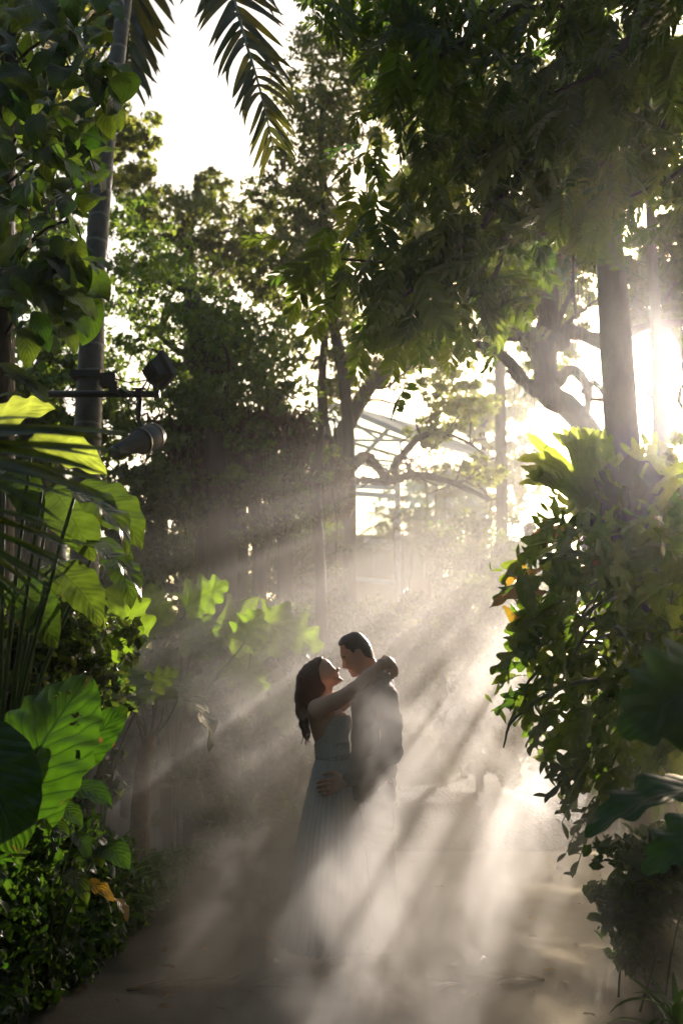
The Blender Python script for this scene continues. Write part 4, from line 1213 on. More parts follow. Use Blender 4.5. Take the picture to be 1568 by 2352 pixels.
# --- lobed philodendrons in the misty light left of the couple
def lobed_plant(label, base, leaves, seed, me=LOBEDL):
    o = thing('split_leaf_philodendron', label, 'plant', base, 'split leaf philodendrons left of the path')
    rs = np.random.RandomState(seed)
    for i, (b, t, d, nrm, w) in enumerate(leaves):
        put_leaf(o, me[i % 3], P(b[0], b[1], d), P(t[0], t[1], d + rs.uniform(-.1, .1)), nrm, w)
        petiole(o, Vector(base) + Vector((rs.uniform(-.08, .08), rs.uniform(-.05, .05), 0.02)), P(b[0], b[1], d), 0.011)
    return o
b1 = P(405, 1760, 8.4); b1.z = ground_z(b1.x, 8.4)
lobed_plant('lobed philodendron with bright backlit leaves, tallest of the group', b1, [
    ((424, 1398), (524, 1338), 8.1, (-0.3, -0.9, 0.3), 1.15), ((560, 1478), (600, 1400), 8.0, (-0.1, -0.9, 0.4), 1.3), ((452, 1420), (478, 1520), 8.0, (0.3, -0.8, 0.4), 1.0),
    ((420, 1475), (520, 1500), 7.9, (0.1, -0.8, 0.5), 0.9), ((350, 1470), (270, 1400), 8.3, (0.2, -0.9, 0.3), 1.0), ((380, 1560), (470, 1640), 8.0, (0.2, -0.6, 0.7), 1.0), ((360, 1440), (345, 1340), 8.5, (0.1, -0.9, 0.2), 1.0)], 1)
b2 = P(560, 1800, 9.6); b2.z = ground_z(b2.x, 9.6)
lobed_plant('lobed philodendron whose long leaf points at the woman', b2, [
    ((590, 1425), (742, 1488), 8.4, (0.15, -0.85, 0.5), 0.95), ((500, 1420), (655, 1500), 8.7, (0.1, -0.8, 0.55), 1.1), ((540, 1510), (600, 1610), 8.8, (0.1, -0.8, 0.5), 1.1),
    ((470, 1560), (560, 1650), 9.0, (0.1, -0.6, 0.7), 1.0), ((620, 1570), (660, 1690), 9.2, (0.3, -0.6, 0.7), 1.0), ((560, 1640), (500, 1740), 9.1, (-0.3, -0.6, 0.7), 1.0)], 2)
b3 = P(230, 1790, 6.7); b3.z = ground_z(b3.x, 6.7)
lobed_plant('lobed philodendron just behind the huge holed leaf', b3, [
    ((250, 1500), (330, 1440), 6.4, (-0.2, -0.9, 0.3), 1.0), ((220, 1520), (160, 1440), 6.5, (0.2, -0.9, 0.3), 1.0), ((280, 1540), (350, 1620), 6.2, (0.3, -0.5, 0.8), 0.8), ((200, 1570), (150, 1650), 6.1, (-0.3, -0.6, 0.7), 0.9),
    ((160, 1450), (90, 1380), 6.7, (0.1, -0.9, 0.2), 1.0), ((300, 1460), (270, 1330), 6.8, (0.1, -0.9, 0.2), 1.0), ((330, 1590), (410, 1540), 6.6, (-0.1, -0.9, 0.4), 0.9)], 3)

# --- philodendron with a folded silvery leaf and a scarred stem
FD = 7.2
base = P(322, 1930, FD); base.z = ground_z(base.x, FD)
fol = thing('tree_philodendron', 'tree philodendron with scarred stem and one folded silvery leaf', 'plant', base)
child_tube('trunk', fol, [base, P(325, 1820, FD), P(335, 1740, FD), P(345, 1690, FD)], [0.075, 0.066, 0.06, 0.05], plain_mat('scarred stem', (0.10, 0.06, 0.035), (0.24, 0.17, 0.10), 0.8, 22, 0.9, dist=0.02), 10, 5, 0.06)
put_leaf(fol, PADDLE[2], P(345, 1572, FD - .1), P(478, 1728, FD - .3), (0.75, -0.2, 0.7), 1.0)
for b, t, w in (((345, 1572), (345, 1700), 0.012), ((285, 1600), (330, 1710), 0.011), ((300, 1560), (338, 1700), 0.011), ((415, 1590), (350, 1700), 0.010), ((360, 1540), (342, 1705), 0.011), ((310, 1640), (335, 1710), 0.010), ((375, 1625), (345, 1700), 0.01)):
    child_tube('stalk', fol, [P(t[0], t[1], FD), P((b[0] + t[0]) / 2 + 8, (b[1] + t[1]) / 2, FD - .05), P(b[0], b[1], FD - .1)], [w, w * .8, w * .6], STEM_GREEN, 6, 4)
put_leaf(fol, LOBEDL[0], P(415, 1590, FD - .1), P(300, 1620, FD + .1), (0.1, -0.5, 0.8), 0.6)
put_leaf(fol, LOBEDL[1], P(285, 1600, FD - .1), P(230, 1700, FD - .2), (-0.4, -0.6, 0.7), 0.9)
put_leaf(fol, LOBEDL[2], P(300, 1560, FD - .1), P(220, 1500, FD + .1), (0.1, -0.9, 0.4), 0.9)

# --- strap leaved rosettes
def rosette(label, base, n, L, seed, tilt=0.5, cat='plant', name='dracaena', group=None, me=STRAPL, w=1.0, up=0.0):
    o = thing(name, label, cat, base, group)
    rs = np.random.RandomState(seed)
    b = Vector(base) + Vector((0, 0, up))
    if up > 0.05:
        child_tube('stem', o, [base, b], [0.02, 0.016], BARK_GREY, 7, 3)
    for i in range(n):
        a = i * 2.399 + rs.rand() * 0.3; e = rs.uniform(0.1, 1.25)
        d = Vector((math.cos(a) * math.cos(e), math.sin(a) * math.cos(e), math.sin(e)))
        l = L * rs.uniform(0.75, 1.1)
        p = b + Vector((0, 0, 0.10 * e * L))
        put_leaf(o, me[rs.randint(3)], p, p + d * l + Vector((0, 0, -0.12 * l)), Vector((-d.x, -d.y, 1.2)), w * rs.uniform(0.9, 1.2))
    return o
bb = P(255, 1935, 6.35); bb.z = ground_z(bb.x, 6.35)
rosette('strap leaved rosette with curved shiny tips beside the path edge', bb, 34, 0.46, 4, up=0.18, w=1.25)
bb = P(372, 1960, 7.9); bb.z = ground_z(bb.x, 7.9)
rosette('small dull strap leaved rosette at the foot of the wooden stake', bb, 22, 0.26, 5, up=0.03)
for i, (x, y, d, lab) in enumerate(((570, 1900, 9.7, 'misty strap leaved clump at the far end of the path'), (500, 1880, 9.3, 'low strap leaved clump where the path bends left'), (660, 1890, 10.0, 'strap leaved clump just left of the white skirt'))):
    bb = P(x, y, d); bb.z = ground_z(bb.x, d)
    rosette(lab, bb, 22, 0.45, 6 + i, w=1.0)

# --- dense leafy shrubs along the left edge
EDGE_PX = np.array([784 + FPX * x / y for x, y in LE]); EDGE_D = LE[:, 1]
def edge_depth(px):
    return float(np.interp(px, EDGE_PX, EDGE_D))
def leafy_bed(label, poly, dnear, dfar, yspan, n, nst, seed, mes, Lr, name='leafy_shrub', cat='shrub', base_d=4.9, lmat=LEAF_GROUND, ssize=0.05):
    rs = np.random.RandomState(seed)
    cx = sum(p[0] for p in poly) / len(poly)
    bp = P(cx, 2100, base_d)
    o = thing(name, label, cat, (bp.x, bp.y, ground_z(bp.x, bp.y) - 0.02))
    off = np.array(o.location)
    def pt():
        x, y = sample_poly(poly, rs)
        if yspan:
            k = np.clip((y - yspan[0]) / (yspan[1] - yspan[0]), 0, 1)
            d = dfar + (dnear - dfar) * k + rs.uniform(-0.12, 0.18)
        else:
            d = edge_depth(x + dfar) + rs.uniform(-0.1, 0.3)
            if dnear: d = min(d, gpt(x, y).y - 0.05)
        q = P(x, y, d)
        q.z = max(q.z, ground_z(q.x, q.y) + 0.015)
        return q
    for i in range(n):
        c = pt(); L = rs.uniform(*Lr)
        dr = Vector((rs.uniform(-0.5, 1.0), rs.uniform(-1.0, 0.4), rs.uniform(-0.75, 0.35))).normalized()
        put_leaf(o, mes[rs.randint(len(mes))], c - dr * L * .5, c + dr * L * .5, (0.4 * rs.randn(), -0.35 + 0.4 * rs.randn(), 0.9), rs.uniform(0.85, 1.2))
    st = MB()
    for i in range(26 if yspan is None else 6):
        c = pt()
        g = Vector((c.x + rs.uniform(-.15, .1), c.y + rs.uniform(0, .2), 0)); g.z = ground_z(g.x, g.y) - 0.02
        p, r = smooth_path([g, (g + c) / 2 + Vector((rs.uniform(-.05, .05), 0, 0.04)), c], [0.006, 0.005, 0.003], 4)
        st.tube(p, r, 5)
    st.build('stems', STEM_GREEN, o, off=off, kind='stuff')
    cs = [pt() + Vector((0, 0.12, -0.02)) for _ in range(90)]
    v, f, var = leaf_cloud([tuple(c) for c in cs], [(0.12, 0.12, 0.08)] * len(cs), nst, ssize, rs, 0.6, fine=True)
    v[:, 2] = np.maximum(v[:, 2], 0.02)
    stuff('foliage', o, v, f, var, lmat)
    return o
leafy_bed('dense dark leafy shrub below the huge holed leaf', [(-60, 1840), (60, 1840), (150, 1830), (215, 1890), (280, 1960), (292, 2020), (270, 2075), (200, 2110), (80, 2120), (-60, 2120)], 0, 0, None, 290, 4200, 31, HEARTL + LANCEL, (0.07, 0.15), ssize=0.055)
leafy_bed('low ground cover of small heart leaves at the path edge', [(-60, 2110), (100, 2100), (290, 2080), (285, 2120), (240, 2190), (150, 2250), (60, 2300), (-60, 2340)], 1, 0, None, 290, 4500, 32, HEARTL, (0.05, 0.10), name='ground_cover', cat='ground cover', ssize=0.045)
leafy_bed('sparse creeping leaves along the path towards the stake', [(290, 1990), (380, 1960), (490, 1945), (460, 1985), (390, 2040), (320, 2100), (280, 2130)], 1, 0, None, 220, 2500, 33, LANCEL + HEARTL[:1], (0.06, 0.12), name='creeping_plant', cat='ground cover', base_d=7.6, ssize=0.06)
sp = thing('bright_leaf_sprig', 'sprig of bright pointed leaves over the path edge, one leaf yellowing', 'plant', P(120, 1990, 5.0))
sp.location.z = ground_z(sp.location.x, 5.0)
YL = leaf_mesh('yellow_leaf', LEAF_GOLD, W=0.3, nu=10, nh=2, prof=LANCE, fold=0.25, droop=1.0, wave=0.04, seed=9)
for me, b, t, nrm, w in ((BROADL[1], (158, 1812), (258, 1856), (0.1, -0.6, 0.8), 0.95), (BROADL[2], (232, 1948), (298, 2000), (0.2, -0.7, 0.6), 1.1), (BROADL[0], (222, 1950), (235, 1995), (0.1, -0.8, 0.3), 1.0), (BROADL[2], (170, 1915), (205, 1985), (0.4, -0.8, 0.3), 0.7),
                         (YL, (185, 2028), (262, 2072), (0.1, -0.5, 0.8), 1.0), (YL, (262, 2064), (292, 2118), (0.5, -0.6, 0.5), 0.9), (BROADL[0], (130, 1850), (190, 1900), (0, -.6, .8), .9), (BROADL[3], (150, 2010), (200, 2080), (0.4, -.7, .5), .8), (BROADL[1], (90, 1900), (160, 1925), (0.1, -.5, .9), .8)):
    put_leaf(sp, me, P(b[0], b[1], 4.85), P(t[0], t[1], 4.7), nrm, w)
    child_tube('stalk', sp, [Vector(sp.location), (Vector(sp.location) + P(b[0], b[1], 4.85)) / 2 + Vector((-.03, 0, .06)), P(b[0], b[1], 4.85)], [0.006, 0.005, 0.003], STEM_GREEN, 5, 4)
# ------------------------------------------------------------------ right side: trunk, staghorn, climber, overhanging tree
TD = 6.3
base = P(1500, 1950, TD); base.z = ground_z(base.x, TD) - 0.05
rt = thing('grey_palm', 'straight smooth grey trunk rising through the staghorn fern on the right', 'tree', base)
p, r = smooth_path([base, P(1475, 1500, TD), P(1446, 1200, TD), P(1428, 1000, TD), P(1412, 750, TD), P(1394, 500, TD), P(1376, 250, TD), P(1362, 0, TD), P(1350, -250, TD)], [0.15, 0.13, 0.12, 0.11, 0.105, 0.085, 0.075, 0.07, 0.065], 8)
v, f = tube_geo(p, r * (1 + 0.02 * np.sin(np.arange(len(r)) * 1.9)), 14, True, 0.012)
obj('trunk', mesh('trunk', v - np.array(base), f, BARK_GREY), rt)

base = P(1420, 1160, TD - 0.1)
stag = thing('staghorn_fern', 'large staghorn fern wrapped round the right trunk, tips glowing yellow green', 'fern', base)
rs = np.random.RandomState(8)
# shield fronds: dark overlapping bowls hugging the trunk
mb = MB()
for i in range(9):
    a0 = -2.6 + i * 0.6; z0 = -0.22 + 0.05 * (i % 3)
    rows, f = [], []
    nu_, nv_ = 9, 9
    for a in range(nu_):
        for b in range(nv_):
            u = a / (nu_ - 1); w = (b / (nv_ - 1) - 0.5) * 2
            an = a0 + w * 0.75 * (0.45 + 0.65 * u)
            rr = 0.12 + 0.16 * u ** 1.3 + 0.025 * math.sin(6 * w + i) * u
            zz = z0 + 0.36 * u - 0.10 * w * w + 0.03 * math.sin(9 * w + 2 * i) * u
            rows.append((rr * math.cos(an), rr * math.sin(an), zz))
    for a in range(nu_ - 1):
        for b in range(nv_ - 1):
            f.append((a * nv_ + b, a * nv_ + b + 1, (a + 1) * nv_ + b + 1, (a + 1) * nv_ + b))
    mb.add(rows, f)
for i in range(46):                                              # old brown fronds and root mass underneath
    a = rs.rand() * 6.28; rr = rs.uniform(0.12, 0.22)
    p0 = (rr * math.cos(a), rr * math.sin(a), rs.uniform(-0.25, 0.1))
    mb.tube([p0, (p0[0] * 1.15, p0[1] * 1.15, p0[2] - 0.12), (p0[0] * 1.1, p0[1] * 1.1, p0[2] - rs.uniform(0.2, 0.4))], [0.02, 0.016, 0.004], 4)
mb.build('shield_frond', plain_mat('shield frond', (0.045, 0.05, 0.025), (0.10, 0.085, 0.045), 0.8, 12, 0.6, trans=0.12), stag)
def antler(b, t, nrm, w0, seed):
    """strap that widens and splits into lobes like antlers"""
    rs = np.random.RandomState(seed)
    V, F, U = [], [], []
    def strap(p, ang, L, w, depth, z, u0):
        n0 = len(V)
        nseg = 6
        wend = w * (1.15 if depth else 0.8)
        bend = rs.uniform(-0.35, 0.35)
        x, y = p; a = ang
        for i in range(nseg + 1):
            k = i / nseg
            ww = (w + (wend - w) * k) * (1 if depth else max(0.03, 1 - k ** 4) ** 0.6)
            nx_, ny_ = math.cos(a), -math.sin(a)
            zz = z + 0.05 * math.sin(3 * k + seed) * k - 0.10 * (u0 + k * L) ** 2
            for s_ in (-1, 0, 1):
                V.append((x + nx_ * ww * s_ * .5, y + ny_ * ww * s_ * .5, zz + (0.10 * ww if s_ else 0)))
                U.append((0.5 + 0.5 * s_, min(1, u0 + k * L)))
            if i < nseg:
                a += bend / nseg
                x += math.sin(a) * L / nseg; y += math.cos(a) * L / nseg
        for i in range(nseg):
            for s_ in range(2):
                q = n0 + i * 3 + s_
                F.append((q, q + 1, q + 4, q + 3))
        if depth:
            m = 2 if rs.rand() < 0.75 else 3
            for j in range(m):
                s_ = (j / (m - 1) - 0.5) * 2
                px_ = x + math.cos(a) * wend * 0.26 * s_; py2 = y - math.sin(a) * wend * 0.26 * s_
                strap((px_ - math.sin(a) * L * .06, py2 - math.cos(a) * L * .06), a + s_ * rs.uniform(0.22, 0.5), L * rs.uniform(0.6, 0.85), wend * (0.56 if m == 2 else 0.42), depth - 1, zz, u0 + L)
    strap((0, 0), 0, 0.42, w0 * 1.5, 2, 0, 0)
    me = mesh('antler_frond', V, F, LEAF_STAG, True, U)
    put_leaf(stag, me, b, t, nrm, 1.0, 'frond')
for i, (b, t, nrm, w) in enumerate((((1345, 1140), (1262, 965), (-0.2, -0.9, 0.2), 0.2), ((1335, 1150), (1222, 1040), (-0.1, -0.9, 0.3), 0.2), ((1380, 1130), (1335, 948), (0.0, -0.95, 0.2), 0.22), ((1395, 1120), (1372, 950), (0.2, -0.9, 0.2), 0.2),
                                    ((1370, 1170), (1295, 980), (-0.3, -0.9, 0.1), 0.24), ((1340, 1185), (1245, 1120), (0.0, -0.8, 0.5), 0.18), ((1400, 1150), (1390, 975), (0.3, -0.9, 0.1), 0.2), ((1360, 1160), (1238, 1000), (0.2, -0.9, 0.2), 0.2),
                                    ((1480, 1120), (1500, 985), (0.1, -0.9, 0.2), 0.18), ((1490, 1130), (1548, 1010), (-0.2, -0.9, 0.3), 0.18), ((1500, 1160), (1580, 1060), (0.1, -0.9, 0.4), 0.2), ((1340, 1225), (1235, 1290), (0.1, -0.5, 0.9), 0.3), ((1440, 1170), (1440, 1010), (0.1, -0.95, 0.1), 0.24), ((1420, 1200), (1330, 1060), (-0.1, -0.95, 0.1), 0.3))):
    antler(P(b[0], b[1], TD - 0.28 + 0.05 * (i % 3)), P(t[0], t[1], TD - 0.35 + 0.1 * (i % 4)), nrm, w, 100 + i)
put_leaf(stag, YL, P(1300, 1215, TD - .3), P(1215, 1262, TD - .4), (0.1, -0.6, 0.7), 1.7, 'withered_frond')
put_leaf(stag, YL, P(1268, 1225, TD - .35), P(1212, 1290, TD - .35), (-0.3, -0.7, 0.5), 1.7, 'withered_frond')

# --- climber / cut-leaf philodendron on and below the trunk
CL_POLY = [(1240, 1215), (1330, 1190), (1430, 1200), (1600, 1150), (1600, 1820), (1420, 1850), (1345, 1845), (1290, 1770), (1225, 1720), (1165, 1650), (1168, 1540), (1185, 1470), (1200, 1400), (1158, 1370), (1178, 1310), (1215, 1290)]
base = P(1490, 2000, 5.4); base.z = ground_z(base.x, 5.4)
cl = thing('cut_leaf_climber', 'big hanging climber with deeply cut glossy leaves on the right trunk', 'climber', base)
rs = np.random.RandomState(44)
for i in range(22):
    x, y = sample_poly(CL_POLY, rs); d = rs.uniform(4.9, 5.8)
    child_tube('stem', cl, [P(1470 + rs.uniform(-40, 60), y - rs.uniform(-80, 160), 6.0), P((x + 1460) / 2, y - rs.uniform(20, 90), d + .1), P(x, y, d), P(x - 40 * rs.rand(), y + 70, d - .1)], [0.016, 0.012, 0.008, 0.004], STEM_GREEN, 5, 4)
for i in range(330):
    x, y = sample_poly(CL_POLY, rs); d = rs.uniform(4.8, 5.9)
    L = rs.uniform(0.19, 0.34); c = P(x, y, d)
    dr = Vector((-0.45 + 0.5 * rs.randn(), -0.3 + 0.3 * rs.randn(), -0.75 + 0.4 * rs.randn())).normalized()
    put_leaf(cl, YL if i % 37 == 5 else CLIMBL[i % 3] if i % 4 else CLIMBS[i % 3], c - dr * L * .5, c + dr * L * .5, (0.5 * rs.randn(), -0.4 + 0.5 * rs.randn(), 0.8), rs.uniform(0.8, 1.15))
cs = [tuple(P(*sample_poly(CL_POLY, rs), rs.uniform(5.3, 6.2))) for _ in range(120)]
v, f, var = leaf_cloud(cs, [(0.16, 0.16, 0.16)] * len(cs), 900, 0.11, rs, 0.34, fine=True)
stuff('foliage', cl, v, f, var, LEAF_CLIMB)
hg = thing('hanging_creeper', 'thin creeper with small pale leaves hanging below the cut leaf climber', 'creeper', P(1310, 1780, 5.0))
for i, (x0, y0, x1, y1) in enumerate(((1330, 1780, 1262, 1830), (1350, 1800, 1290, 1890), (1365, 1830, 1300, 1960), (1345, 1770, 1285, 1780), (1380, 1830, 1335, 1930), (1320, 1790, 1268, 1760), (1375, 1850, 1320, 2010))):
    d = 5.0 + 0.1 * (i % 3)
    p, r = smooth_path([P(x0, y0, d), P((x0 + x1) / 2, (y0 + y1) / 2 - 12, d), P(x1, y1, d)], [0.004, 0.003, 0.002], 6)
    v, f = tube_geo(p, r, 4)
    obj('stem', mesh('stem', v - np.array(hg.location), f, STEM_GREEN), hg)
    for k in range(10):
        c = Vector(p[min(len(p) - 1, int((k + 1) / 10 * (len(p) - 1)))])
        dr = Vector((-0.5 + 0.5 * rs.randn(), -0.2, -0.4 + 0.4 * rs.randn())).normalized()
        put_leaf(hg, LANCEL[k % 3], c, c + dr * rs.uniform(0.05, 0.09), (0.3 * rs.randn(), -0.5, 0.8), 1.2)

# --- near dark leaves at the right edge
base = P(1760, 2150, 3.6); base.z = ground_z(base.x, 3.6)
nr = thing('elephant_ear_plant', 'dark elephant ear at the right edge with a wide drooping glossy leaf', 'plant', base)
LOBEB = leaf_mesh('big_lobed_leaf', leaf_mat('dark glossy leaf', (0.012, 0.03, 0.014), (0.02, 0.045, 0.02), (0.05, 0.16, 0.01), (0.07, 0.2, 0.012), 0.3, 0.3, veins=0.6, nv=6), W=0.85, nu=36, nh=4, prof=lambda u: HEART(u) ** 0.8, fold=0.25, droop=0.9, lobes=5, depth=0.3, sweep=0.3, cord=0.3, wave=0.03, seed=2)
put_leaf(nr, LOBEB, P(1600, 1815, 3.75), P(1345, 1925, 3.65), (0.1, -0.35, 0.95), 0.55)
put_leaf(nr, LOBEB, P(1620, 1560, 3.2), P(1425, 1690, 3.1), (0.2, -0.85, 0.5), 1.15)
put_leaf(nr, BIGL2[1], P(1520, 1540, 3.3), P(1580, 1730, 3.2), (-0.1, -0.9, 0.3), 1.1)
put_leaf(nr, LOBEB, P(1640, 1900, 3.5), P(1480, 2010, 3.4), (0.0, -0.5, 0.8), 0.8)
petiole(nr, base, P(1600, 1815, 3.75), 0.014); petiole(nr, base, P(1620, 1560, 3.2), 0.014); petiole(nr, base, P(1520, 1540, 3.3), 0.012); petiole(nr, base, P(1640, 1900, 3.5), 0.012)
leafy_bed('shaded brown green undergrowth at the right side of the path', [(1420, 1960), (1620, 1900), (1620, 2380), (1500, 2330), (1440, 2180), (1400, 2060)], 4.2, 5.6, (2330, 1950), 160, 3200, 35, LANCEL + CLIMBS, (0.08, 0.18), name='undergrowth_shrub', cat='shrub', base_d=4.6, ssize=0.06)
bb = P(1545, 2130, 4.4); bb.z = ground_z(bb.x, 4.4)
rosette('pale tipped strap leaved rosette at the lower right edge', bb, 24, 0.34, 15, up=0.04, w=1.0)

# --- overhanging tree with feathery leaves
base = P(2150, 1900, 6.4); base.z = 0.3
ot = thing('feather_leaf_tree', 'dark overhanging tree with feathery leaflets filling the upper right', 'tree', base)
child_tube('trunk', ot, [base, P(2100, 1200, 6.4), P(2000, 600, 6.3), P(1850, 150, 6.0), P(1700, -150, 5.6)], [0.22, 0.19, 0.16, 0.13, 0.1], BARK_DARK, 12, 6, 0.03)
q2 = lambda u, v: (784 + .5 * u, .5 * v)
BR = [([(2300, 200), (1568, 350), (1500, 540), (1400, 650), (1340, 770), (1180, 920), (1060, 1000), (900, 1090), (860, 1110)], 5.6, 0.03),
      ([(1900, 100), (1400, 250), (1220, 400), (1060, 580), (920, 720), (820, 800), (700, 950), (620, 1070), (480, 1170), (330, 1210), (0, 1190)], 5.0, 0.034),
      ([(820, 780), (770, 950), (740, 1160), (690, 1280), (600, 1350), (520, 1480)], 4.9, 0.018),
      ([(1250, 380), (880, 520), (760, 600), (600, 600), (400, 510)], 5.4, 0.02),
      ([(1900, -40), (1100, 20), (560, 70), (380, 120), (250, 90), (50, 80)], 4.6, 0.026),
      ([(2200, 420), (1568, 400), (1390, 410), (1220, 420), (950, 560)], 6.0, 0.028),
      ([(1100, 560), (820, 660), (640, 700), (560, 770), (330, 800)], 5.2, 0.018),
      ([(1568, 300), (1400, 640), (1300, 660), (1200, 690)], 5.7, 0.016),
      ([(620, 1070), (420, 1250), (300, 1350), (200, 1400)], 4.8, 0.014),
      ([(2000, -100), (1568, 20), (1370, 130), (1180, 330), (980, 420)], 4.4, 0.04),
      ([(1600, -80), (1000, -60), (700, 100), (450, 260), (250, 420)], 4.3, 0.028),
      ([(2100, 600), (1700, 700), (1500, 820), (1330, 900)], 5.0, 0.02)]
brp = []
for pts, d, r in BR:
    pp = [P(*q2(u, v), d + 0.25 * math.sin(i * 1.7)) for i, (u, v) in enumerate(pts)]
    child_tube('branch', ot, pp, np.linspace(r, 0.006, len(pp)), BARK_DARK, 7, 5, 0.04)
    sp_, _ = smooth_path(pp, 0.01, 8)
    brp.append(sp_)
OT_POLY = [(700, -40), (1600, -40), (1600, 360), (1568, 480), (1470, 480), (1400, 520), (1290, 560), (1215, 620), (1160, 700), (1110, 770), (1060, 770), (1000, 720), (900, 700), (850, 780), (800, 700), (700, 640), (640, 600), (690, 555), (800, 520), (790, 430), (800, 300), (860, 180), (780, 110)]
rs = np.random.RandomState(77)
DARK_POLY = [(850, -40), (1600, -40), (1600, 330), (1450, 420), (1250, 420), (1000, 330), (880, 150)]
MV, MF, MVAR, mn = [], [], [], 0
allb = np.concatenate(brp)
def one_leaf(i, c, as_part, L):
    global mn
    dr = Vector((-0.35 + 0.7 * rs.randn(), -0.1 + 0.5 * rs.randn(), -0.55 + 0.45 * rs.randn())).normalized()
    n = Vector((0.5 * rs.randn(), -0.5 + 0.6 * rs.randn(), 0.8))
    b, t = c - dr * L * .4, c + dr * L * .6
    if as_part:
        put_leaf(ot, PINN[i % 5][2], b, t, n)
    else:
        v = apply(leaf_matrix(b, t, n), PINN[i % 5][0]); MV.append(v); MVAR.append(np.full(len(v), rs.rand() * .999))
        MF.extend([tuple(k + mn for k in q) for q in PINN[i % 5][1]]); mn += len(v)
for i, (x, y, L, ax, az) in enumerate(((640, 545, 0.30, -1, 0.1), (690, 600, 0.28, -.9, -.3), (700, 640, .3, -.5, -.9), (830, 780, .3, -.1, -1), (900, 700, .3, -.6, -.7), (1060, 740, .3, .2, -1), (1040, 770, .26, -.1, -1), (1125, 700, .28, .4, -.9), (750, 700, .3, -.6, -.8), (1370, 520, .28, -.3, -1), (960, 760, .28, 0.1, -1))):
    c = P(x, y, 4.7); dr = Vector((ax, -.15, az)).normalized()
    put_leaf(ot, PINN[i % 5][2], c - dr * L * .4, c + dr * L * .6, (0.1, -0.85, 0.5))
for i in range(1000):
    if rs.rand() < 0.68:
        s0 = allb[rs.randint(len(allb))]; c = Vector(s0) + Vector(rs.randn(3) * 0.14)
    else:
        x, y = sample_poly(OT_POLY if i % 2 else DARK_POLY, rs); c = P(x, y, rs.uniform(4.2, 6.6))
    one_leaf(i, c, i < 285, rs.uniform(0.2, 0.34))
me = mesh('foliage', np.concatenate(MV) - np.array(base), MF, LEAF_PINNATE, False, var=np.concatenate(MVAR))
o = obj('foliage', me, ot); o['kind'] = 'stuff'
# ------------------------------------------------------------------ background trees
def cl3(px, py, d, rx, rz, ry=None, w=1.0):
    """crown cluster: centre at a pixel and distance, radii in pixels there"""
    k = d / FPX
    return (np.array(P(px, py, d)), (rx * k, (ry if ry else 0.7 * (rx + rz) * .5 * k), rz * k), w)
def gbase(px, d):
    p = P(px, 1500, d)
    return (p.x, p.y, ground_z(p.x, p.y) - 0.05)
V3 = Vector
def trunk_to(px, d, *pts):
    return [V3(gbase(px, d))] + [P(x, y, d) for x, y in pts]

bg_tree('fig_tree', 'big dark fig tree with a curtain of aerial roots left of centre', 'tree', gbase(520, 11.5), trunk_to(520, 11.5, (520, 1250), (510, 1050), (480, 850), (450, 700)), [0.3, 0.26, 0.24, 0.2, 0.15],
        [cl3(400, 760, 11.5, 190, 170, 1.3), cl3(560, 840, 11.2, 150, 150, 1.2), cl3(330, 600, 12, 110, 130, 1.0, .6), cl3(620, 950, 11.3, 110, 90, .8, .6), cl3(470, 940, 10.8, 130, 80, .8, .6), cl3(690, 1120, 11.3, 100, 120, .8, .7), cl3(560, 1130, 10.8, 130, 110, .7, .5), cl3(400, 1120, 10.8, 90, 120, .7, .4)], 30000, 0.07, LEAF_MID, seed=1, nclump=26, limbs=18, shell=0.2)
fig = S.objects['fig_tree']
rs = np.random.RandomState(3)
for i, (x, w) in enumerate(((365, 0.07), (470, .11), (512, .15), (595, .08), (655, .10), (735, .06))):
    d = 11.2 + 0.5 * math.sin(i * 2.3)
    g = P(x + rs.uniform(-15, 15), 1500, d); g.z = 0.25
    child_tube('root_column', fig, [g, P(x, 1300, d), P(x + rs.uniform(-12, 12), 1150, d), P(x + rs.uniform(-25, 25), 980, d)], [w * 1.25, w, w * .9, w * .7], BARK_ROOT, 9, 5, 0.08)
mb = MB()
for i in range(170):
    x = rs.uniform(320, 780); d = rs.uniform(10.6, 12.0)
    y0 = rs.uniform(930, 1060) + 0.12 * abs(x - 520); y1 = y0 + rs.uniform(60, 330)
    p = wobble_path(P(x, y0, d), P(x + rs.uniform(-14, 14), y1, d), 5, 0.03, rs)
    mb.tube(p, np.linspace(rs.uniform(0.006, 0.014), 0.003, 5), 4, False)
o = mb.build('aerial_roots', BARK_ROOT, fig, off=fig.location); o['kind'] = 'stuff'
vs, sps = [], []
for i in range(50):
    x = rs.uniform(330, 770); vs.append(tuple(P(x, rs.uniform(960, 1130) + 0.1 * abs(x - 520), rs.uniform(11, 12)))); sps.append((.3, .25, .25))
v, f, var = leaf_cloud(vs, sps, 9000, 0.12, rs, 0.25)
stuff('dead_leaves', fig, v, f, var, THATCH)

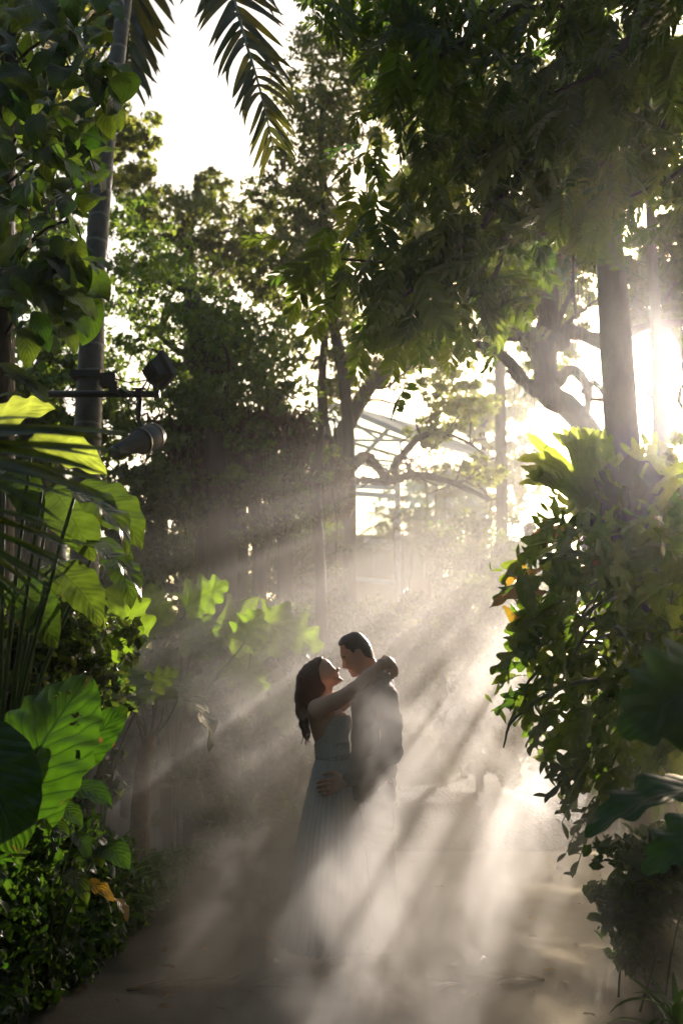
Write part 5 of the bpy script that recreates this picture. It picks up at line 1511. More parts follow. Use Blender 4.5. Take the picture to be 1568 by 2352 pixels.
bg_tree('round_tree', 'pale tree crown with airy leaves in the sky gap', 'tree', gbase(440, 17), trunk_to(440, 17, (440, 1000), (440, 700), (430, 560)), [0.25, 0.2, 0.14, 0.08],
        [cl3(450, 560, 17, 150, 90, 1.6), cl3(330, 480, 17, 70, 90, 1, .5), cl3(480, 440, 17, 50, 70, .7, .35), cl3(560, 560, 17, 90, 70, 1, .5)], 12000, 0.10, LEAF_OLIVE, seed=2, nclump=22, shell=.3)
bg_tree('tall_tree', 'tall fine leaved tree right of the hanging palm frond', 'tree', gbase(800, 14), trunk_to(800, 14, (800, 1000), (760, 700), (740, 420), (740, 200)), [0.10, 0.09, 0.08, 0.06, 0.04],
        [cl3(730, 260, 14, 110, 180, 1.3), cl3(680, 470, 14, 120, 110, 1.2, .8), cl3(820, 150, 14, 130, 140, 1.3, .7), cl3(620, 620, 13.5, 130, 80, 1.1, .7), cl3(780, 560, 14, 110, 100, 1.1, .6)], 22000, 0.08, LEAF_OLIVE, seed=3, nclump=26, limbs=16, shell=.3)
bg_tree('yellow_leaf_tree', 'sunlit yellowish tree behind the broad leaved vine', 'tree', gbase(120, 13), trunk_to(120, 13, (120, 1000), (110, 600), (110, 250)), [0.2, 0.17, 0.12, 0.07],
        [cl3(90, 200, 13, 130, 170, 1.2), cl3(180, 330, 13, 100, 130, 1.1, .7), cl3(60, 480, 13, 110, 150, 1.1, .7), cl3(300, 330, 13.5, 60, 90, .7, .4), cl3(220, 80, 13, 110, 90, 1.1, .6)], 17000, 0.10, LEAF_LIGHT, seed=4, nclump=18)
bg_tree('shade_tree', 'shaded tree filling the gap between palm trunk and fan palm', 'tree', gbase(60, 10.5), trunk_to(60, 10.5, (60, 1200), (90, 900), (120, 800)), [0.22, 0.18, 0.14, 0.08],
        [cl3(100, 880, 10.5, 170, 130, 1.1), cl3(60, 1080, 10.5, 150, 120, 1.0, .7), cl3(240, 980, 11, 90, 120, .9, .5), cl3(120, 650, 11, 130, 120, 1, .6)], 14000, 0.08, LEAF_MID, seed=5, nclump=20, shell=.2)

# crooked tree in the middle, in front of the glasshouse
ck = bg_tree('crooked_tree', 'crooked forked tree in front of the glasshouse roof', 'tree', gbase(765, 14.5), trunk_to(765, 14.5, (765, 1250), (762, 1100), (775, 1040), (800, 970), (848, 890), (900, 840), (965, 790)), [0.2, 0.17, 0.16, 0.15, 0.13, 0.11, 0.09, 0.05],
        [cl3(900, 820, 14.5, 120, 50, 1, .8), cl3(1000, 800, 14.5, 110, 90, 1.1), cl3(790, 860, 14.5, 70, 80, .8, .6), cl3(1050, 920, 15, 90, 70, .9, .7), cl3(730, 720, 14, 100, 90, 1, .8), cl3(880, 720, 15, 120, 70, 1, .7), cl3(985, 985, 14.3, 70, 35, .6, .3), cl3(1100, 1090, 14.3, 60, 40, .6, .25)], 18000, 0.08, LEAF_LIGHT, bark=BARK_GREY, seed=6, nclump=20, shell=.3)
for pts, r in (([(758, 1060), (742, 960), (742, 820), (748, 700)], 0.09), ([(762, 1100), (810, 1070), (845, 1050), (890, 1095), (960, 1085), (1040, 1105), (1120, 1145)], 0.085), ([(770, 1120), (830, 1105), (900, 1110), (935, 1090)], 0.06),
               ([(895, 1085), (925, 1040), (970, 1005), (1020, 1000), (1075, 1025), (1120, 1060)], 0.05), ([(760, 1080), (720, 1010), (690, 1060)], 0.03)):
    rs = np.random.RandomState(len(pts) + int(r * 1000))
    lp = [P(x + rs.uniform(-7, 7), y + rs.uniform(-7, 7), 14.3 + 0.25 * rs.randn()) for x, y in pts]
    lb = child_tube('limb', ck, lp, np.linspace(r * 1.2, r * .35, len(pts)), BARK_DARK, 9, 7, 0.16)
    tw = MB()
    for q in range(14):
        c = np.array(lp[rs.randint(1, len(lp))])
        tw.tube(wobble_path(c, c + np.array((rs.uniform(-.7, .7), rs.uniform(-.4, .4), rs.uniform(-.3, .7))), 5, 0.08, rs), np.linspace(0.018, 0.004, 5), 4, False)
    tw.build('twigs', BARK_DARK, lb, off=ck.location, kind='stuff')

# gnarled tree near the sun
gn = bg_tree('gnarled_tree', 'gnarled dark tree with knotted limbs and hanging moss beside the sun', 'tree', gbase(1430, 10.5), trunk_to(1430, 10.5, (1428, 1300), (1390, 1060), (1310, 940), (1262, 905), (1250, 800), (1262, 700), (1270, 560)), [0.22, 0.16, 0.13, 0.13, 0.14, 0.13, 0.10, 0.07],
        [cl3(1260, 560, 10.5, 130, 110, .9), cl3(1180, 660, 10.5, 80, 80, .6, .6), cl3(1330, 640, 10.8, 70, 110, .6, .6), cl3(1160, 760, 10.6, 80, 50, .5, .4), cl3(1240, 800, 10.8, 90, 60, .5, .3)], 17000, 0.075, LEAF_LIGHT, seed=7, nclump=18, limbs=8)
for pts, r in (([(1250, 905), (1210, 880), (1170, 830), (1130, 800), (1090, 790)], 0.08), ([(1240, 890), (1200, 880), (1165, 850)], 0.05), ([(1150, 770), (1230, 768), (1320, 768), (1410, 775), (1500, 745), (1600, 740)], 0.07), ([(1262, 760), (1285, 790), (1310, 760), (1400, 800)], 0.12), ([(1262, 905), (1300, 935), (1330, 955)], 0.10),
               ([(1280, 880), (1310, 850), (1345, 880), (1350, 920), (1345, 960)], 0.07), ([(1340, 900), (1365, 880), (1390, 915), (1345, 915)], 0.04), ([(1290, 540), (1310, 640), (1322, 720)], 0.03), ([(1255, 700), (1215, 720), (1170, 700)], 0.05)):
    child_tube('limb', gn, [P(x, y, 10.4 + 0.1 * (i % 2)) for i, (x, y) in enumerate(pts)], np.linspace(r, r * .5, len(pts)), BARK_DARK, 8, 5, 0.09)
mb = MB(); rs = np.random.RandomState(12)
for i in range(260):
    x = rs.uniform(1180, 1360); y0 = rs.uniform(500, 900); d = rs.uniform(10.2, 10.7)
    mb.tube(wobble_path(P(x, y0, d), P(x + rs.uniform(-10, 10), y0 + rs.uniform(30, 150), d), 4, 0.05, rs), np.linspace(0.006, 0.002, 4), 3, False)
o = mb.build('hanging_moss', THATCH, gn, off=gn.location); o['kind'] = 'stuff'
for i, (x, y) in enumerate(((1290, 650), (1210, 690), (1275, 610))):
    p = P(x, y, 10.2)
    rosette(('air plant rosette high on the gnarled tree', 'air plant rosette on the left limb of the gnarled tree', 'topmost air plant rosette on the gnarled tree')[i], p, 20, 0.42, 50 + i, name='bromeliad', w=1.0)

bg_tree('shade_tree', 'dark leafy crown beside the sun at the right edge', 'tree', gbase(1640, 12), trunk_to(1640, 12, (1630, 1000), (1600, 650)), [0.14, 0.12, 0.07],
        [cl3(1540, 590, 12, 90, 110, .8), cl3(1500, 700, 12, 80, 60, .7, .5), cl3(1590, 470, 12, 90, 90, .8, .6), cl3(1570, 750, 12, 80, 50, .5, .5)], 11000, 0.11, LEAF_DARK, seed=27, nclump=14, limbs=10)
# added foliage hidden behind the climber, placed to break the sun into shafts
bg_tree('shaft_blocker', 'added leafy screen hidden behind the right climber, breaking sunlight into shafts', 'tree', gbase(1390, 12.5), trunk_to(1390, 12.5, (1385, 1400), (1370, 1200)), [0.09, 0.07, 0.04],
        [cl3(1440, 1330, 12.5, 45, 150, 0.5, .7), cl3(1264, 1430, 12.5, 42, 66, 0.35, 1.0), cl3(1225, 1300, 12.5, 22, 150, 0.3, .5), cl3(1352, 1330, 12.5, 14, 130, 0.2, .4)], 1700, 0.18, LEAF_DARK, seed=17, nclump=6, limbs=8)
base = gbase(1516, 10)
sl_ = thing('slim_tree', 'thin bare trunk in front of the sun at the right edge', 'tree', base)
child_tube('trunk', sl_, [V3(base), P(1522, 1200, 10), P(1516, 1000, 10), P(1508, 800, 10), P(1494, 500, 10), P(1480, 100, 10)], [0.10, 0.08, 0.075, 0.06, 0.05, 0.04], BARK_GREY, 9, 5, 0.04)
child_tube('branch', sl_, [P(1512, 925, 10), P(1490, 905, 10), P(1475, 880, 10)], [0.02, 0.015, 0.008], BARK_GREY, 5, 4)

bg_tree('sunlit_tree', 'large sunlit tree behind the feathery branches, upper right', 'tree', gbase(1150, 18), trunk_to(1150, 18, (1150, 1000), (1140, 600), (1120, 300)), [0.12, 0.11, 0.10, 0.06],
        [cl3(1000, 420, 18, 170, 140, 1.8), cl3(1150, 250, 18, 200, 160, 1.9), cl3(1000, 620, 18, 130, 90, 1.4, .6), cl3(1350, 250, 18, 180, 130, 1.8, .8), cl3(920, 200, 18, 120, 150, 1.4, .7), cl3(1500, 180, 18, 120, 130, 1.4, .6), cl3(1180, 610, 18, 110, 100, 1.2, .8), cl3(1320, 450, 18, 150, 110, 1.4, .6)], 42000, 0.14, LEAF_LIGHT, seed=9, nclump=24, limbs=14)
bg_tree('small_leaf_tree', 'small leaved yellow green tree right of the glasshouse', 'tree', gbase(1110, 28), trunk_to(1110, 28, (1110, 1200), (1110, 950)), [0.14, 0.12, 0.08],
        [cl3(1120, 980, 28, 120, 110, 1.8), cl3(1060, 1130, 28, 110, 90, 1.7, .7), cl3(1180, 1080, 28, 80, 90, 1.4, .6), cl3(1180, 880, 28, 60, 60, 1, .4)], 12000, 0.16, LEAF_LIGHT, seed=10, nclump=16)
bg_tree('light_shrub', 'bright backlit shrub behind the staghorn fern at the right edge', 'shrub', gbase(1540, 8.2), trunk_to(1540, 8.2, (1540, 1400), (1540, 1150)), [0.05, 0.04, 0.02],
        [cl3(1540, 1110, 8.2, 60, 110, .4), cl3(1590, 1240, 8.2, 80, 110, .5), cl3(1530, 1350, 8.2, 80, 100, .5), cl3(1540, 1500, 8.2, 100, 110, .5)], 4200, 0.11, LEAF_LIGHT, seed=11, nclump=12)

# slender feather palms behind the couple
for i, (x, d, h, lab) in enumerate(((925, 20.5, 1190, 'slender feather palm in front of the glasshouse wall'), (1000, 21.2, 1080, 'tallest slender feather palm behind the couple'), (1075, 20, 1180, 'slender feather palm nearest the dark bushes'))):
    b = gbase(x, d)
    fp_ = thing('feather_palm', lab, 'palm', b, 'slender feather palms by the glasshouse')
    for k in range(3):
        child_tube('stem', fp_, [V3(b) + V3((0.12 * (k - 1), 0, 0)), P(x + 14 * (k - 1), 1400, d), P(x + 22 * (k - 1), h + 30 * k, d)], [0.035, 0.03, 0.025], BARK_GREY, 6, 4)
        top = P(x + 22 * (k - 1), h + 30 * k, d)
        mb = MB(); rs = np.random.RandomState(60 + 3 * i + k)
        for q in range(8):
            a = q * 0.785 + rs.rand() * .5; L = rs.uniform(0.9, 1.3)
            pts = np.array([np.array(top) + np.array([math.cos(a) * L * t, math.sin(a) * L * t, L * (0.75 * t - 0.95 * t * t)]) for t in np.linspace(0, 1, 9)])
            mb.tube(pts, 0.006, 3, False)
            for t in range(1, 9):
                for s_ in (-1, 1):
                    for e in (0, .33, .66):
                        c = pts[t - 1] + (pts[t] - pts[t - 1]) * e
                        side = np.array([-math.sin(a), math.cos(a), 0]) * s_
                        e2 = c + (side * .8 + (pts[t] - pts[t - 1]) * 4 + np.array([0, 0, -.35])) * 0.34
                        w = (pts[t] - pts[t - 1]) / np.linalg.norm(pts[t] - pts[t - 1]) * 0.012
                        mb.add([c - w, c + w, e2], [(0, 1, 2)])
        o = mb.build('fronds', LEAF_OLIVE, fp_, off=b, smooth=False); o['kind'] = 'stuff'

# bushes at the end of the path and beside it
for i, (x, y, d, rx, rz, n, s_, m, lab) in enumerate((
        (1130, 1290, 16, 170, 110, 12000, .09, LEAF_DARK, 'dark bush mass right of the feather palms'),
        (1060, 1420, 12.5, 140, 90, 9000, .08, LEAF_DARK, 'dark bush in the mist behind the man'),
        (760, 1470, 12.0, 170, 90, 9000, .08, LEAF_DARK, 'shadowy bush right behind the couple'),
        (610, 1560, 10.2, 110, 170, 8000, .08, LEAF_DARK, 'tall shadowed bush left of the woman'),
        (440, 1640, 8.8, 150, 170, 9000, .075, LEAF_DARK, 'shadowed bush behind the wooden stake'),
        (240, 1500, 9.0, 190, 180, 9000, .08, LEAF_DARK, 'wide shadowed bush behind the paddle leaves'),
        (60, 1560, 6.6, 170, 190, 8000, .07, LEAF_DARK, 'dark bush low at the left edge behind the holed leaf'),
        (1480, 1700, 7.8, 140, 190, 280, .19, LEAF_LIGHT, 'loose sunlit bush under the cut leaf climber'),
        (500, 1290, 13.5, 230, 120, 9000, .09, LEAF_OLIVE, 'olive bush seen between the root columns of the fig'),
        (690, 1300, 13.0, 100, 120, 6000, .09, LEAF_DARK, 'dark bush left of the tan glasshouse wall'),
        (900, 1440, 17.0, 170, 55, 6000, .10, LEAF_OLIVE, 'olive hedge at the foot of the glasshouse'),
        (1010, 1180, 29.0, 170, 90, 6000, .17, LEAF_OLIVE, 'hazy olive bush beyond the glasshouse'),
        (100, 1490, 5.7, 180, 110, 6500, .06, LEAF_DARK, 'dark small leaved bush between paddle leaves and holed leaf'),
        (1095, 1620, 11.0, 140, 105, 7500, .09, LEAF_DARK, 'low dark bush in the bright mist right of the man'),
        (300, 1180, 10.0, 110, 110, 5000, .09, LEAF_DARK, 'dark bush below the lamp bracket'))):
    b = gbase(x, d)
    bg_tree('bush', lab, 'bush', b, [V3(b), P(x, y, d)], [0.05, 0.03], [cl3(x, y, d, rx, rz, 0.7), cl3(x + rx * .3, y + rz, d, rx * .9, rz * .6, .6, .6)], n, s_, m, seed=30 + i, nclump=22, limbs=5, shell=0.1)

# far wood that closes the garden
rs = np.random.RandomState(90)
cc, ss = [], []
for i in range(150):
    a = rs.uniform(-1.0, 1.0); d = rs.uniform(34, 46)
    x = d * math.sin(a); y = d * math.cos(a)
    az = math.degrees(a)
    top = 7.0 if az < 8 else 4.2
    for z in np.arange(0.5, top * rs.uniform(0.6, 1.0), 1.3):
        cc.append((x + rs.uniform(-1, 1), y, z)); ss.append((2.0, 1.5, 1.3))
v, f, var = leaf_cloud(cc, ss, 40000, 0.34, rs, 0.6)
o = obj('far_trees', mesh('far_trees', v, f, LEAF_OLIVE, False, var=var)); tag(o, 'far wood closing off the garden behind the glasshouse', 'woods', kind='stuff')

# the garden goes on behind and above the camera and keeps it in shade
rs = np.random.RandomState(91)
cc, ss = [], []
for i in range(260):
    a = rs.uniform(math.radians(52), math.radians(308)); d = rs.uniform(5.5, 13)
    cc.append((d * math.sin(a), d * math.cos(a) + 1.0, rs.uniform(0.3, 8.5))); ss.append((1.2, 1.2, 1.0))
for i in range(50):
    cc.append((rs.uniform(-6, 6), rs.uniform(-7, 1.0), rs.uniform(6.0, 8.5))); ss.append((1.2, 1.2, 0.7))
v, f, var = leaf_cloud(cc, ss, 60000, 0.32, rs, 0.6)
o = obj('garden_trees', mesh('garden_trees', v, f, LEAF_DARK, False, var=var)); tag(o, 'shady garden trees that go on behind the viewpoint', 'woods', kind='stuff')

# ------------------------------------------------------------------ glasshouse
GH = 24.0
WHITE = plain_mat('white steel', (0.62, 0.63, 0.64), (0.74, 0.74, 0.74), 0.4, 9, 0.1)
gl, t = nt('milky roof sheet')
prn = N(t, 'ShaderNodeBsdfPrincipled', i_Roughness=0.5); prn.inputs['Base Color'].default_value = (0.62, 0.64, 0.62, 1)
trn = N(t, 'ShaderNodeBsdfTranslucent'); trn.inputs['Color'].default_value = (0.6, 0.63, 0.6, 1)
mxn = N(t, 'ShaderNodeMixShader', i_0=0.5); t.links.new(prn.outputs[0], mxn.inputs[1]); t.links.new(trn.outputs[0], mxn.inputs[2])
on = N(t, 'ShaderNodeOutputMaterial'); t.links.new(mxn.outputs[0], on.inputs[0])
glass, t = nt('pale glass wall')
g1 = N(t, 'ShaderNodeBsdfGlossy', i_Roughness=0.08); g2 = N(t, 'ShaderNodeBsdfTransparent'); g2.inputs['Color'].default_value = (0.8, 0.87, 0.88, 1)
mxn = N(t, 'ShaderNodeMixShader', i_0=0.82); t.links.new(g1.outputs[0], mxn.inputs[1]); t.links.new(g2.outputs[0], mxn.inputs[2])
on = N(t, 'ShaderNodeOutputMaterial'); t.links.new(mxn.outputs[0], on.inputs[0])
TAN = plain_mat('tan wall', (0.36, 0.27, 0.18), (0.46, 0.36, 0.25), 0.85, 3, 0.2)
gb = gbase(830, GH)
gh = thing('glasshouse', 'white framed glasshouse with milky roof behind the crooked tree', 'glasshouse', gb)
def bars(name, segs, w, mat=WHITE, sep=True):
    for a, b in segs:
        mb = MB(); mb.bar(a, b, w)
        mb.build(name, mat, gh, False, off=gb)
G = lambda x, y, d=GH: np.array(P(x, y, d))
ridge0, ridge1 = G(752, 922, 23), G(980, 985, 27)
eave0, eave1 = G(640, 1010, 23), G(900, 1085, 27)
re0, re1 = G(960, 1010, 22.5), G(1150, 1060, 26.5)
def sheet(name, q, mat, th=0.03):
    q = [np.array(p, float) for p in q]
    n = np.cross(q[1] - q[0], q[3] - q[0]); n /= np.linalg.norm(n)
    v = [p for p in q] + [p + n * th for p in q]
    me = mesh(name, np.array(v) - np.array(gb), [(0, 1, 2, 3), (7, 6, 5, 4), (0, 4, 5, 1), (1, 5, 6, 2), (2, 6, 7, 3), (3, 7, 4, 0)], mat, False)
    return obj(name, me, gh)
NP = 6
for i in range(NP):
    a, b = i / NP + 0.004, (i + 1) / NP - 0.004
    L_ = lambda p, q, t: p + (q - p) * t
    sheet('roof_panel', [L_(ridge0, re0, a), L_(ridge0, re0, b), L_(ridge1, re1, b), L_(ridge1, re1, a)], gl)
for i in range(3):
    a, b = i / 3 + 0.004, (i + 1) / 3 - 0.004
    sheet('roof_panel', [L_(ridge0, eave0, a), L_(ridge0, eave0, b), L_(ridge1, eave1, b), L_(ridge1, eave1, a)], glass, 0.015)
bars('rafter', [(L_(ridge0, ridge1, t), L_(eave0, eave1, t)) for t in (0, .33, .66, 1)] + [(L_(ridge0, ridge1, t), L_(re0, re1, t)) for t in (0, .5, 1)], 0.11)
bars('purlin', [(L_(ridge0, eave0, t), L_(ridge1, eave1, t)) for t in (0, .33, .66, 1)] + [(L_(ridge0, re0, t), L_(ridge1, re1, t)) for t in (.5, 1)], 0.07)
bars('truss_bar', [(G(640, 1010, 23), G(960, 1012, 22.7)), (G(640, 1012, 23), G(752, 925, 23)), (G(700, 1010, 23), G(752, 930, 23)), (G(752, 930, 23), G(800, 1010, 23)), (G(752, 930, 23), G(870, 1010, 23)), (G(660, 1035, 24), G(900, 1060, 24)), (G(700, 990, 24), G(790, 1060, 24)), (G(650, 1060, 24.5), G(770, 1000, 24.5))], 0.06)
for x, y0 in ((655, 1010), (752, 1010), (912, 1090), (748, 1300), (1030, 1080)):
    p = G(x, y0, 23); g_ = p.copy(); g_[2] = 0
    bars('post', [(g_, p)], 0.14)
bars('rail', [(G(765, 1325, 23), G(912, 1338, 23)), (G(835, 1240, 23), G(912, 1250, 23)), (G(770, 1130, 23), G(905, 1140, 23)), (G(640, 1110, 23.2), G(910, 1120, 23.2))], 0.11)
for i in range(5):
    a = 655 + i * 51; b = a + 48
    sheet('glass_pane', [G(a, 1325, 23.4), G(b, 1325, 23.4), G(b, 1120, 23.4), G(a, 1120, 23.4)], glass, 0.012)
for i in range(4):
    a = 930 + i * 46
    sheet('glass_pane', [G(a, 1330, 24), G(a + 43, 1330, 24), G(a + 43, 1100, 24), G(a, 1100, 24)], glass, 0.012)
w0 = G(690, 1400, 27); w1 = G(1010, 1400, 28)
q = [np.array((w0[0], w0[1], 0)), np.array((w1[0], w1[1], 0)), np.array((w1[0], w1[1], G(0, 1230, 28)[2])), np.array((w0[0], w0[1], G(0, 1230, 27)[2]))]
sheet('wall', q, TAN, 0.2)

# low dark stone wall behind the couple
wl = thing('low_wall', 'low dark stone wall in the mist behind the couple', 'wall', gbase(800, 13.4))
STONE = plain_mat('dark stone', (0.06, 0.05, 0.04), (0.13, 0.11, 0.09), 0.9, 6, 0.8, dist=0.03)
rs = np.random.RandomState(4)
stones = []
for k in range(6):
    b = MB(); b.box((0, 0, 0), (1, 1, 1)); v = np.concatenate(b.v) * (1 + 0.12 * rs.randn(8, 3)); stones.append(mesh('stone', v, b.f, STONE, False))
x0, x1, y0 = P(560, 1400, 13.4).x, P(990, 1400, 13.4).x, 13.4
for r_ in range(5):
    x = x0 + (0.12 if r_ % 2 else 0)
    while x < x1:
        L_s = rs.uniform(0.26, 0.42)
        o = obj('stone', stones[rs.randint(6)], wl)
        o.location = (x + L_s / 2 - wl.location[0], rs.uniform(-.03, .03), 0.12 + 0.42 * r_ - wl.location[2] + 0.05)
        o.scale = (L_s * .96, 0.35, 0.40)
        x += L_s
# ------------------------------------------------------------------ lamps on the palm
BLACK = plain_mat('black painted metal', (0.012, 0.012, 0.013), (0.022, 0.022, 0.024), 0.38, 25, 0.1)
GREYM = plain_mat('grey lamp housing', (0.035, 0.035, 0.038), (0.055, 0.055, 0.06), 0.45, 25, 0.1)
LENS, t = nt('lamp glass')
pr = N(t, 'ShaderNodeBsdfPrincipled', i_Roughness=0.08); pr.inputs['Base Color'].default_value = (0.10, 0.11, 0.12, 1)
on = N(t, 'ShaderNodeOutputMaterial'); t.links.new(pr.outputs[0], on.inputs[0])
LD = 7.35
c0 = P(205, 905, LD)
bar = thing('lamp_bar', 'black horizontal pipe clamped across the ringed palm trunk', 'bracket', c0)
mb = MB(); mb.tube([P(110, 905, LD), P(362, 905, LD)], 0.027, 12); mb.build('pipe', BLACK, bar, off=c0)
mb = MB(); mb.tube([P(354, 905, LD), P(366, 905, LD)], 0.035, 12); mb.tube([P(357, 920, LD - .02), P(357, 890, LD - .02)], 0.012, 6); mb.build('end_collar', GREYM, bar, off=c0)
mb = MB()
mb.box(P(204, 866, PD), (0.235, 0.235, 0.05)); mb.box(P(250, 874, LD + .1), (0.12, 0.10, 0.10)); mb.box(P(262, 892, LD), (0.06, 0.08, 0.09)); mb.box(P(320, 905, LD), (0.05, 0.075, 0.075)); mb.tube([P(305, 893, LD), P(335, 893, LD)], 0.01, 6)
mb.build('clamp', BLACK, bar, False, off=c0)
mb = MB(); rs = np.random.RandomState(2)
for a, m, b in (((262, 885), (310, 905), (352, 855)), ((255, 880), (300, 930), (340, 870)), ((270, 895), (330, 905), (356, 845)), ((300, 905), (296, 935), (318, 985)), ((320, 905), (312, 945), (322, 980)), ((265, 870), (300, 878), (350, 870))):
    p, r = smooth_path([P(*a, LD - .02), P(*m, LD - .05), P(*b, LD)], 0.006, 6); mb.tube(p, r, 5)
mb.build('cable', BLACK, bar, off=c0)
# square floodlight on top of the pipe, seen from its side
c0 = P(362, 850, LD)
fl = thing('floodlight', 'square black floodlight standing on the end of the pipe', 'floodlight', c0)
ax = (P(388, 877, LD) - P(358, 822, LD)).normalized(); nrm = Vector((0.55, 0.6, 0.5)); nrm = (nrm - ax * nrm.dot(ax)).normalized(); sd = ax.cross(nrm)
R = np.stack([np.array(sd), np.array(ax), np.array(nrm)], axis=1)
mb = MB(); mb.box(np.array(P(372, 851, LD)), (0.24, 0.22, 0.035), R); mb.build('front_frame', BLACK, fl, False, off=c0)
mb = MB(); mb.box(np.array(P(372, 851, LD)) + np.array(nrm) * 0.02, (0.2, 0.18, 0.01), R); mb.build('lens', LENS, fl, False, off=c0)
mb = MB()
v = [np.array(P(358, 852, LD)) + R @ np.array(q) for q in ((-.11, -.10, .05), (.11, -.10, .05), (.11, .10, .05), (-.11, .10, .05), (-.07, -.06, -.05), (.07, -.06, -.05), (.07, .07, -.05), (-.07, .07, -.05))]
mb.add(v, [(0, 1, 2, 3), (7, 6, 5, 4), (0, 4, 5, 1), (1, 5, 6, 2), (2, 6, 7, 3), (3, 7, 4, 0)])
for k in range(5):
    mb.box(np.array(P(355, 852, LD)) + R @ np.array((-.06 + .03 * k, 0, -.045)), (0.006, 0.12, 0.03), R)
mb.build('housing', BLACK, fl, False, off=c0)
mb = MB(); mb.bar(P(352, 880, LD), P(357, 900, LD), 0.02, 0.05); mb.bar(P(364, 878, LD), P(360, 890, LD), 0.012); mb.build('bracket', GREYM, fl, False, off=c0)
# round barrel spotlight hanging below
c0 = P(330, 1005, LD - .1)
spt = thing('spotlight', 'grey barrel spotlight hanging tilted below the pipe', 'spotlight', c0)
a, b = np.array(P(268, 1035, LD - .35)), np.array(P(362, 998, LD + .05)); d = (b - a)
mb = MB(); p = np.array([a + d * t for t in (0, .02, .3, .34, .55, .6, .92, .97, 1.0)]); mb.tube(p, [.045, .05, .055, .07, .085, .098, .098, .09, .05], 18); mb.build('housing', GREYM, spt, off=c0)
mb = MB(); mb.tube([a + d * .56, a + d * .60], 0.102, 18); mb.tube([a + d * .86, a + d * .89], 0.102, 18); mb.build('band', BLACK, spt, off=c0)
mb = MB(); mb.tube([b, b + d * .05], 0.014, 8); mb.build('knob', BLACK, spt, off=c0)
mb = MB(); mb.tube([a - d * .03, a], 0.047, 18); mb.build('lens', LENS, spt, off=c0)
mb = MB(); mb.bar(P(322, 905, LD), P(318, 965, LD - .02), 0.035, 0.012); mb.bar(P(318, 962, LD - .02), P(330, 1000, LD - .05), 0.03, 0.012); mb.build('yoke', BLACK, spt, False, off=c0)

# wooden stake with a cross piece
b = P(396, 1945, 8.3); b.z = ground_z(b.x, 8.3)
st = thing('stake', 'weathered wooden stake leaning beside the left path edge', 'stake', b)
WOOD = plain_mat('weathered wood', (0.12, 0.09, 0.07), (0.2, 0.16, 0.12), 0.85, 10, 0.5, stretch=(1, 1, 0.1))
mb = MB(); mb.bar(b + V3((0, 0, -0.1)), P(374, 1725, 8.3), 0.085, 0.06); mb.build('post', WOOD, st, False, off=b)
mb = MB(); mb.bar(P(342, 1806, 8.25), P(392, 1804, 8.25), 0.035, 0.03); mb.build('cross_piece', plain_mat('pale batten', (0.3, 0.26, 0.22), (0.4, 0.36, 0.3), 0.8, 10, 0.3), st, False, off=b)

# ------------------------------------------------------------------ fallen leaves and fronds on the wet path
rs = np.random.RandomState(66)
LIT = [leaf_mesh('fallen_leaf', m_, W=w, nu=5, nh=1, prof=LANCE, fold=0.3, droop=0.7, wave=0.05, seed=k) for k, (m_, w) in enumerate(((LEAF_DEAD, .4), (LEAF_DEAD, .22), (LEAF_GOLD, .45), (LEAF_DEAD, .55)))]
for i in range(130):
    x = rs.uniform(60, 1350); y = 1975 + 375 * rs.rand() ** 0.8
    g_ = gpt(x, y)
    if not (left_edge_x(min(g_.y, 8.8)) + 0.05 < g_.x < right_edge_x(min(g_.y, 9)) - 0.05): continue
    L = rs.uniform(0.035, 0.10); a = rs.rand() * 6.28
    o = obj('fallen_leaf', LIT[i % 4])
    o.matrix_world = leaf_matrix(g_ + V3((0, 0, 0.020)), g_ + V3((math.cos(a) * L, math.sin(a) * L, 0.024)), (0.4 * rs.randn(), 0.4 * rs.randn(), 1), 1.0)
    tag(o, ('small broad brown fallen leaf scattered on the wet path', 'small narrow brown fallen leaf scattered on the wet path', 'small yellow fallen leaf scattered on the wet path', 'small rounded brown fallen leaf scattered on the wet path')[i % 4], 'leaf', 'fallen leaves on the wet path')
o = obj('fallen_leaf', LIT[3]); a = gpt(95, 2318); o.matrix_world = leaf_matrix(a + V3((0, 0, .022)), a + V3((0.11, 0.02, .03)), (0.1, -0.2, 1)); tag(o, 'larger pale curled leaf lying near the left path edge', 'leaf', 'fallen leaves on the wet path')
def fallen_frond(label, a, b, n, L, seed):
    rs = np.random.RandomState(seed)
    A, B = gpt(*a), gpt(*b)
    o = thing('fallen_frond', label, 'palm frond', A + V3((0, 0, 0.018)))
    pts = [A + (B - A) * t + V3((0, 0, 0.022 + 0.01 * math.sin(6 * t))) for t in np.linspace(0, 1, 8)]
    p, r = smooth_path(pts, np.linspace(0.009, 0.003, 8), 3); v, f = tube_geo(p, r, 5)
    obj('midrib', mesh('midrib', v - np.array(o.location), f, THATCH), o)
    d = (B - A).normalized(); x = d.cross(V3((0, 0, 1)))
    me = leaf_mesh('dry_leaflet', LEAF_DEAD, W=0.06, nu=5, nh=1, prof=STRAP, fold=0.5, droop=0.3, seed=seed)
    for i in range(n):
        c = V3(p[int((i + 1) / (n + 1) * (len(p) - 1))]); s_ = 1 if i % 2 else -1
        e = c + (d * 0.8 + x * s_ * rs.uniform(.25, .7)) * L * rs.uniform(.6, 1.1); e.z = 0.02 + 0.03 * rs.rand()
        put_leaf(o, me, c, e, (0.3 * rs.randn(), 0.3 * rs.randn(), 1), 1.0, 'leaflet')
fallen_frond('dark fallen palm frond lying across the path, lower left', (290, 2285), (620, 2275), 56, 0.3, 1)
fallen_frond('sunlit fallen palm frond in the light on the right of the path', (1250, 2262), (1010, 2268), 50, 0.26, 2)
fallen_frond('small dry frond in the misty middle of the path', (600, 2090), (700, 2030), 30, 0.26, 3)
